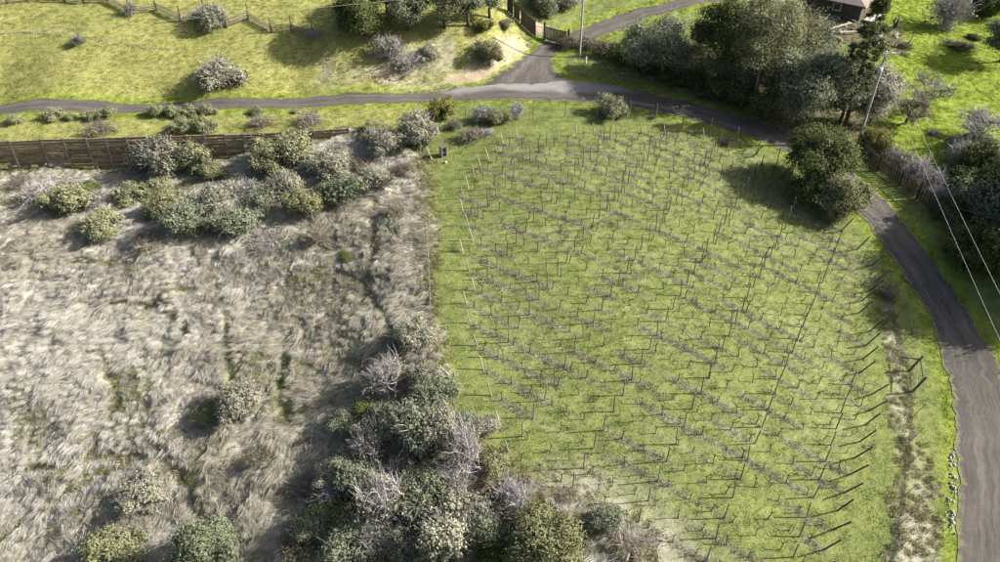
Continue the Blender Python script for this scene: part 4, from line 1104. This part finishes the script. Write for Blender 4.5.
# ------------------------------------------------------------------ trees
def tree(px, py, h, rad, mat, label, seed, crown_lo=.3, ncl=700, per=10, leaf=.15, cr=.42, nl=14, lean=(0, 0), bark='bark', name='tree', shell=.6, trunk_r=.2, bare=0, crown_scale=(1, 1), limbs=7, squash=1.0):
    p = gp(px, py, -.1); r = np.random.default_rng(seed); leaf *= .82; per = int(per * 1.6)
    root = tag(empty(name, p), label, 'tree')
    cz = h * (crown_lo + (1 - crown_lo) * .5); hz = h * (1 - crown_lo) * .5
    c = np.array((lean[0], lean[1], 0)) * .6
    lobes = [(c[0], c[1], cz, rad * .6 * crown_scale[0], rad * .6 * crown_scale[1], hz * .7)]
    for k in range(nl):
        a = r.uniform(0, 6.28); e = r.uniform(-.75, 1.0); q = math.sqrt(max(.05, 1 - e * e)) * r.uniform(.55, .8)
        s = rad * r.uniform(.24, .42)
        lobes.append((c[0] * (1 + .4 * e) + math.cos(a) * q * rad * crown_scale[0], c[1] + math.sin(a) * q * rad * crown_scale[1], cz + e * hz * .72, s, s, s * r.uniform(.65, .95) * squash))
    m = MB(); t1 = c * .6 + (r.normal(0, .1), r.normal(0, .1), cz * .6); t2 = c + (0, 0, cz)
    m.tube([(0, 0, -.3), t1 * .5 + (r.normal(0, .1), r.normal(0, .1), 0), t1, t2, t2 + (0, 0, hz * .7)], [trunk_r * 1.25, trunk_r, trunk_r * .8, trunk_r * .5, trunk_r * .15], 8)
    for q in lobes[1:1 + limbs]:
        s0 = t1 * r.uniform(.6, 1.0) + (t2 - t1) * r.uniform(0, .5); e = np.array(q[:3])
        m.tube([s0, (s0 + e) / 2 + r.normal(0, .25, 3), e], [trunk_r * .45, trunk_r * .28, trunk_r * .08], 6)
    m.build('trunk', M[bark], root, True)
    if ncl:
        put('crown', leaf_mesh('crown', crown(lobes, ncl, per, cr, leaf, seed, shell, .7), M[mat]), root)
    if bare:
        o = [np.array(q[:3]) * .92 + c * .08 for q in lobes[1:]]
        tv, tf = twigs([x for x in o], bare, rad * .75, .9, r, .02, .5, 5, .28)
        put('twigs', mesh_np('twigs', tv, tf, M['twig']), root)
    return root
T = tree
# row on top of the bank
T(366, 36, 6.8, 3.9, 'oak', 'dense round green oak leftmost of the bank-top trees', 1, .05, 900, 11, .14, .38)
T(408, 30, 6.2, 3.2, 'sage', 'grey-green oak second from the left on the bank top', 2, .12, 700, 10, .14, .38)
T(388, 14, 7.5, 3.0, 'oak', 'dark oak behind the first two bank-top trees', 3, .1, 500, 10, .14, .38)
T(445, 28, 6.5, 3.0, 'olive', 'olive-toned tree with visible trunk third from the left on the bank top', 4, .25, 520, 9, .13, .38)
T(468, 26, 6.2, 2.4, 'sage', 'slim grey-green tree fourth from the left on the bank top', 5, .25, 420, 9, .13, .36)
T(490, 18, 6.0, 2.2, 'sage', 'rightmost bank-top tree beside the plank fence', 6, .2, 360, 9, .13, .36)
# the wood on the right of the junction
T(664, 80, 9.0, 5.0, 'sage', 'leaning dark tree with bare silvery branches right of the junction', 11, .2, 900, 10, .14, .42, lean=(-2.2, 0), bare=260, bark='bark_grey')
T(716, 92, 13.0, 4.2, 'oak', 'tall dark tree at the left of the wood', 12, .25, 900, 10, .14, .42, lean=(.4, 0), trunk_r=.26)
T(752, 106, 16.0, 4.6, 'olive', 'tall airy tree with thin foliage in the middle of the wood', 13, .15, 1000, 8, .12, .42, nl=22, bare=420, trunk_r=.2, bark='bark_grey')
T(780, 76, 10.5, 4.4, 'olive', 'airy pale tree behind the middle of the wood', 14, .2, 520, 7, .12, .42, nl=18, bare=420, bark='bark_grey')
T(738, 74, 9.5, 3.6, 'olive', 'loose pale tree behind the tall dark one', 15, .2, 320, 8, .12, .4, bare=200)
T(798, 124, 9.6, 5.4, 'sage', 'broad grey-green tree at the right of the wood', 16, .12, 1200, 11, .14, .45, nl=18, bare=120)
T(838, 124, 8.4, 4.0, 'sage', 'grey-green tree behind the rounded roadside oak', 17, .12, 760, 10, .14, .42)
T(868, 130, 8.2, 3.6, 'grey', 'pale grey-green tree behind the utility pole', 18, .1, 760, 10, .13, .42)
T(770, 120, 5.4, 3.0, 'oak', 'low dark tree filling the foot of the wood', 19, .08, 560, 10, .14, .4)
T(700, 82, 6.0, 3.0, 'olive', 'small olive tree between leaning tree and tall dark tree', 71, .1, 420, 9, .13, .4, bare=120)
T(734, 92, 6.5, 3.2, 'sage', 'small sage tree filling the gap behind the dark hedge', 72, .05, 520, 9, .13, .4, bare=120)
T(768, 100, 8.5, 3.4, 'olive', 'loose olive tree in the gap right of the airy tree', 73, .1, 520, 8, .12, .42, bare=220)
T(806, 78, 8.0, 3.4, 'sage', 'thin grey tree in front of the long mossy log', 74, .15, 420, 8, .12, .42, bare=260)
# rounded roadside oak with two crowns
T(813, 186, 7.2, 4.1, 'oak', 'big rounded green oak beside the road bend, upper crown', 21, .10, 1500, 12, .135, .40, nl=18, trunk_r=.28)
T(838, 214, 4.9, 3.0, 'olive', 'lighter lower oak overhanging the road bend', 22, .03, 760, 11, .125, .36)
T(800, 202, 3.4, 1.7, 'oak', 'small dark oak sapling at the foot of the big one', 23, .05, 260, 10, .12, .34)
# tall thin evergreen
def evergreen(px, py, h, label, seed):
    p = gp(px, py, -.1); r = np.random.default_rng(seed); root = tag(empty('evergreen_tree', p), label, 'tree')
    m = MB(); m.tube([(0, 0, -.3), (.1, 0, h * .4), (-.1, 0, h * .75), (0, 0, h)], [.26, .2, .11, .03], 9)
    lobes = []
    for k in range(120):
        f = r.uniform(.36, 1.0); a = r.uniform(0, 6.28); q = (1.12 - f) * 3.6 * r.uniform(.35, 1.0) + .25
        e = np.array((math.cos(a) * q, math.sin(a) * q, h * f - q * .12)); s = r.uniform(.16, .42)
        lobes.append((*e, s, s, s * .5)); m.tube([(0, 0, h * f - .1), e], [.05, .015], 5)
    m.build('trunk', M['bark'], root, True)
    put('crown', leaf_mesh('crown', crown(lobes, 1300, 9, .22, .10, seed, .3, .6), M['oak']), root)
evergreen(843, 131, 16.5, 'tall slender evergreen with bare lower trunk rising above the wood', 31)
# green trees on the lower frame edge
T(546, 556, 4.6, 2.9, 'olive', 'leafy green tree on the lower frame edge beside the vineyard', 41, .08, 900, 11, .10, .30)
T(212, 572, 4.4, 3.2, 'sage', 'leafy green tree on the lower frame edge at the left', 42, .08, 900, 11, .10, .30)
# meadow: dense leafless trees and dark trees at the right edge
def bare_tree(px, py, h, rad, label, seed, dense, mat='twig', bark='bark', name='bare_tree'):
    p = gp(px, py, -.1); r = np.random.default_rng(seed); root = tag(empty(name, p), label, 'tree')
    m = MB(); ends = []
    def grow(a, d, L, rr_, depth):
        b_ = a + d * L; mid = (a + b_) / 2 + r.normal(0, .10 * L, 3)
        m.tube([a, mid, b_], [rr_, rr_ * .82, rr_ * .6], 6 if depth < 2 else 4, False)
        ends.append(b_); ends.append(mid)
        if depth >= 3: return
        for k in range(3 if depth else 4):
            q = d * (.45 if depth else 0) + r.normal(0, .8, 3); q[2] = abs(q[2]) * .35 + .12 if depth else abs(q[2]) * .3 + .38; q /= np.linalg.norm(q)
            grow(b_, q, L * r.uniform(.62, .85) * (1 if depth else 2.0), rr_ * .58, depth + 1)
    grow(np.zeros(3), np.array((.1, 0, 1.0)), h * .22, rad * .05, 0)
    m.build('trunk', M[bark], root)
    sel = ends[4:]
    tv, tf = twigs(sel, dense * 2, rad * .36, .9, r, .026, .45, 4, .3)
    put('twigs', mesh_np('twigs', tv, tf, M[mat]), root)
    return root
bare_tree(905, 124, 4.6, 4.2, 'spreading bare fruit tree nearest the pole on the meadow', 51, 420, 'twig_brown')
bare_tree(921, 106, 5.0, 3.8, 'pale lichen-grey bare fruit tree behind the first on the meadow', 52, 420, 'twig', 'bark_grey')
bare_tree(976, 141, 5.4, 4.6, 'bare fruit tree with forked dark limbs at the right of the meadow', 53, 420, 'twig')
S(946, 31, 40, 'twig', 'dense silvery leafless tree-like bush high on the meadow', 1.15); S(972, 14, 40, 'twig', 'silvery leafless bush at the upper frame edge of the meadow', 1.0); S(990, 20, 34, 'dark', 'dark bush at the upper right corner', 1.0)
T(1000, 62, 6.0, 3.6, 'sage', 'grey-green tree at the upper right frame edge with a long shadow', 61, .25, 620, 10, .14, .4)
S(974, 40, 11, 'dark', 'tiny dark bush between the silvery bushes and the edge tree', .6); S(958, 52, 36, 'brown', 'brown scrub patch beside the edge tree on the meadow', .35)
T(1058, 252, 11.5, 5.0, 'oak', 'large dark oak just beyond the right frame edge shading the road', 62, .05, 1500, 11, .17, .45, trunk_r=.3)
T(1068, 292, 10.5, 5.0, 'oak', 'second dark oak beyond the right frame edge shading the road', 63, .05, 1500, 11, .17, .45, trunk_r=.3)
T(1050, 226, 10.5, 4.4, 'oak', 'third dark oak beyond the right frame edge, nearest the meadow', 65, .05, 1200, 11, .17, .45, trunk_r=.28)
T(996, 206, 6.0, 3.2, 'oak', 'dark oak behind the silvery bush at the right frame edge', 64, .05, 700, 11, .14, .42)
#PART4
# ------------------------------------------------------------------ ground cover
def tuft_mesh(name, n, rad, h, w, mat, seed, lean=(0, 0), droop=.3, seg=1):
    r = np.random.default_rng(seed); V = []; F3 = []
    for k in range(n):
        a = r.uniform(0, 6.28); q = rad * math.sqrt(r.uniform(0, 1)); p = np.array((math.cos(a) * q, math.sin(a) * q, -.02))
        d = np.array((lean[0] + r.normal(0, .45), lean[1] + r.normal(0, .45), 1.0)); d /= np.linalg.norm(d)
        L = h * r.uniform(.5, 1.15); sd = np.cross(d, r.normal(0, 1, 3)); sd /= np.linalg.norm(sd) + 1e-9
        b0 = len(V)
        if seg == 1:
            V += [p - sd * w, p + sd * w, p + d * L + np.array((lean[0], lean[1], -.5)) * droop * L]; F3.append((b0, b0 + 1, b0 + 2))
        else:
            m_ = p + d * L * .5; e = m_ + (d * .5 + np.array((lean[0], lean[1], -.8)) * droop) * L * .6; e[2] = max(e[2], .02)
            V += [p - sd * w * .8, p + sd * w * .8, m_ + sd * w, m_ - sd * w, e]; F3 += [(b0, b0 + 1, b0 + 2), (b0, b0 + 2, b0 + 3), (b0 + 3, b0 + 2, b0 + 4)]
    return mesh_np(name, np.array(V), np.array(F3), M[mat])
def scatter(name, x, y, rz, sc, protos, label, dz=0.0, cat='grass'):
    """one object: points carrying turn and size, with a tuft set on each by geometry nodes"""
    z = zt(x, y) + dz
    me = bpy.data.meshes.new(name); me.vertices.add(len(x)); me.vertices.foreach_set('co', np.stack([x, y, z], 1).astype(np.float32).ravel())
    tilt = np.stack([np.zeros(len(x)), np.zeros(len(x)), rz], 1).astype(np.float32)
    a = me.attributes.new('turn', 'FLOAT_VECTOR', 'POINT'); a.data.foreach_set('vector', tilt.ravel())
    a = me.attributes.new('size', 'FLOAT', 'POINT'); a.data.foreach_set('value', sc.astype(np.float32))
    a = me.attributes.new('pick', 'INT', 'POINT'); a.data.foreach_set('value', rng.integers(0, len(protos), len(x)).astype(np.int32))
    me.update()
    o = put(name, me)
    c_ = bpy.data.collections.new(name + '_tufts')
    for k, pm in enumerate(protos):
        q = bpy.data.objects.new('tuft', pm); c_.objects.link(q)
    ng = bpy.data.node_groups.new(name, 'GeometryNodeTree')
    ng.interface.new_socket('Geometry', in_out='INPUT', socket_type='NodeSocketGeometry'); ng.interface.new_socket('Geometry', in_out='OUTPUT', socket_type='NodeSocketGeometry')
    gi = ng.nodes.new('NodeGroupInput'); go = ng.nodes.new('NodeGroupOutput')
    ip = ng.nodes.new('GeometryNodeInstanceOnPoints'); ci = ng.nodes.new('GeometryNodeCollectionInfo')
    ci.inputs['Collection'].default_value = c_; ci.inputs['Separate Children'].default_value = True; ci.inputs['Reset Children'].default_value = True
    def na(nm, t):
        n = ng.nodes.new('GeometryNodeInputNamedAttribute'); n.data_type = t; n.inputs['Name'].default_value = nm
        return [s for s in n.outputs if s.enabled and s.name == 'Attribute'][0]
    ng.links.new(gi.outputs[0], ip.inputs['Points']); ng.links.new(ci.outputs[0], ip.inputs['Instance'])
    ip.inputs['Pick Instance'].default_value = True
    ng.links.new(na('pick', 'INT'), ip.inputs['Instance Index'])
    e2r = ng.nodes.new('FunctionNodeEulerToRotation'); ng.links.new(na('turn', 'FLOAT_VECTOR'), e2r.inputs[0]); ng.links.new(e2r.outputs[0], ip.inputs['Rotation'])
    cx = ng.nodes.new('ShaderNodeCombineXYZ'); s_ = na('size', 'FLOAT')
    for k in range(3): ng.links.new(s_, cx.inputs[k])
    ng.links.new(cx.outputs[0], ip.inputs['Scale'])
    ng.links.new(ip.outputs[0], go.inputs[0])
    md = o.modifiers.new('scatter', 'NODES'); md.node_group = ng
    return tag(o, label, cat, kind='stuff')
GRASS = [tuft_mesh('grass_tuft', 18, .28, .11, .017, 'grass', k) for k in range(4)]
PAST = [tuft_mesh('pasture_tuft', 16, .30, .15, .022, 'pasture', 20 + k) for k in range(4)]
LUSH = [tuft_mesh('lush_tuft', 16, .30, .15, .024, 'lush', 10 + k) for k in range(4)]
DRY = [tuft_mesh('thatch_tuft', 44, .40, (1.0, .5, .75)[k % 3], .0095, 'dry', 30 + k, ((3.0, 0), (1.2, .3), (2.2, -.4))[k % 3], .35, 2) for k in range(6)]
DRYB = [tuft_mesh('brown_thatch_tuft', 40, .36, (1.0, .6, .8)[k % 3], .0115, 'dry_brown', 30 + k, ((3.0, 0), (1.2, .3), (2.2, -.4))[k % 3], .35, 2) for k in range(6)]
MIXD = [tuft_mesh('rank_tuft', 30, .30, .50, .016, 'dry_mix', 40 + k, (.4, 0), .3, 2) for k in range(4)]
DEAD = [tuft_mesh('weed_tuft', 20, .26, .20, .013, 'dead', 50 + k, (.3, .2), .35, 2) for k in range(4)]
# points all over the ground in view, a little beyond the frame
n = 430000
yy = rng.uniform(24, 130, n); xx = rng.uniform(-88, 88, n)
keep = np.abs(xx) < .68 * np.hypot(yy, 44) + 2
xx, yy = xx[keep], yy[keep]
mk = masks(xx, yy)
def rim(P, Q):
    return inside(xx, yy, P) & ~inside(xx, yy, Q) & (seg_dist(xx, yy, np.vstack([P, P[:1]])) < .12 + .5 * fbm(xx * .9, yy * .9, 88))
off = ((mk['rd'] > .05) | rim(RPS, DPS) | rim(DPS, RPS)) & (yy < 128)
u = rng.uniform(0, 1, len(xx)); u2 = rng.uniform(0, 1, len(xx))
far = np.clip(60 / np.hypot(yy, 44), .35, 1)
rzr = rng.uniform(0, 6.28, len(xx))
clump = fbm(xx * .8, yy * .8, 81)
under = np.zeros(len(xx), bool)
dryk = np.clip(mk['dry'], 0, 1)
strip = region(xx, yy, P_STRIP, .7, 1.0, 9) > .4
is_dry = (u < dryk) & off
past = (mk['pasture'] > .5)
lushk = mk['lush'] > .5
tan_k = region(xx, yy, P_PAST, 1, .5, 5) > .5
s1 = is_dry & ~strip & (u2 < np.where(tan_k, .0, .5)) & (mk['litter'] < .4) & (mk['vine'] < .5)
# lodged grass lies in swirls: direction follows a slow noise, mostly downhill
ang = -1.75 + (fbm(xx * .13, yy * .13, 91) - .5) * 3.4 + (fbm(xx * .7, yy * .7, 95) - .5) * 3.0 + rng.normal(0, .4, len(xx))
bx, by, _z = at1(270, 430)
brown = (fbm(xx * .09, yy * .09, 111) + rng.normal(0, .07, len(xx)) + .22 * np.exp(-(((xx - bx) / 9) ** 2 + ((yy - by) / 13) ** 2))) > .60
sb_ = s1 & brown; s1 = s1 & ~brown
scatter('brown_dry_grass', xx[sb_], yy[sb_], ang[sb_], (.35 + .75 * clump * rng.uniform(.6, 1.4, len(xx)))[sb_], DRYB, 'browner patches of lodged dry grass on the left slope')
scatter('dry_grass', xx[s1], yy[s1], ang[s1], (.35 + .75 * clump * rng.uniform(.6, 1.4, len(xx)))[s1] , DRY, 'pale lodged dry grass matted over the left slope and roadside')
s2 = off & (~is_dry) & ~tan_k & (mk['dry'] > .02) & (u2 < .25) & (mk['vine'] < .5) & (mk['earth'] < .5)
s2 |= off & is_dry & (u2 > .5) & (u2 < .5 + .14 * sstep(.45, .7, fbm(xx * .12, yy * .12, 97)))
s2 |= off & (seg_dist(xx, yy, np.vstack([P_DRY, P_DRY[:1]])) < 2.2 * fbm(xx * .5, yy * .5, 66)) & (u2 < .3)
s2 |= off & (mk['furrow'] > .4) & (u2 < .3)
s2 |= off & strip & (u2 < .25)
s2 |= off & (mk['litter'] > .4) & (u2 < .16)
scatter('rank_grass', xx[s2], yy[s2], rzr[s2], (.5 + .6 * clump)[s2], MIXD, 'half-green rank grass between the shrubs and the dry thatch')
gk = off & ~is_dry & (mk['litter'] < .5) & (mk['earth'] < .5)
s3 = gk & ~past & ~lushk & (u2 < .62)
scatter('meadow_grass', xx[s3], yy[s3], rzr[s3], (.5 + 1.0 * clump)[s3], GRASS, 'short green grass between the vineyard rows and on the verges')
s4 = off & (~is_dry | tan_k) & (mk['earth'] < .5) & past & ~lushk & (u2 < .5)
scatter('pasture_grass', xx[s4], yy[s4], rzr[s4], (.5 + 1.0 * clump)[s4], PAST, 'yellowish short grass on the bank above the road')
s5 = gk & lushk & (u2 < .6)
scatter('lush_grass', xx[s5], yy[s5], rzr[s5], (.5 + .9 * clump)[s5], LUSH, 'bright green lush grass on the right meadow and road edges')
# dead weeds left standing in strips under the vine rows
wx, wy = [], []
for (i, j0, j1) in rows:
    L = (j1 - j0) * CL
    t = rng.uniform(0, 1, int(L * 20)); j = j0 + t * (j1 - j0)
    x, y = lattice(i, j)
    g = fbm(x * .22 + i * 3.1, y * .22, 101, 2)
    ok = rng.uniform(0, 1, len(t)) < sstep(.34, .62, g) * .8 + .02
    wx.append(x[ok] + rng.normal(0, .2, ok.sum())); wy.append(y[ok] + rng.normal(0, .2, ok.sum()))
# and along the foot of the wire fences
for px in ([(421, 152), (427.5, 243), (430.5, 300), (436, 392)], [(884, 292), (909.5, 371), (909.5, 441), (898, 524), (888, 585)], [(-20, 32), (30, 32), (60, 35), (92, 38), (120, 45), (150, 48), (178, 49)]):
    P = poly_at(px)
    for a, b_ in zip(P[:-1], P[1:]):
        k = int(np.linalg.norm(b_ - a) * (22 if a[1] < 90 else 9)); t = rng.uniform(0, 1, k)
        wx.append(a[0] + (b_[0] - a[0]) * t + rng.normal(0, .13, k)); wy.append(a[1] + (b_[1] - a[1]) * t + rng.normal(0, .13, k))
wx = np.concatenate(wx); wy = np.concatenate(wy)
scatter('dead_weeds', wx, wy, rng.uniform(0, 6.28, len(wx)), rng.uniform(.6, 1.3, len(wx)), DEAD, 'grey dead weeds in strips under the vines and fences', cat='weeds')
print('cover', s1.sum(), s2.sum(), s3.sum(), s4.sum(), s5.sum(), len(wx))
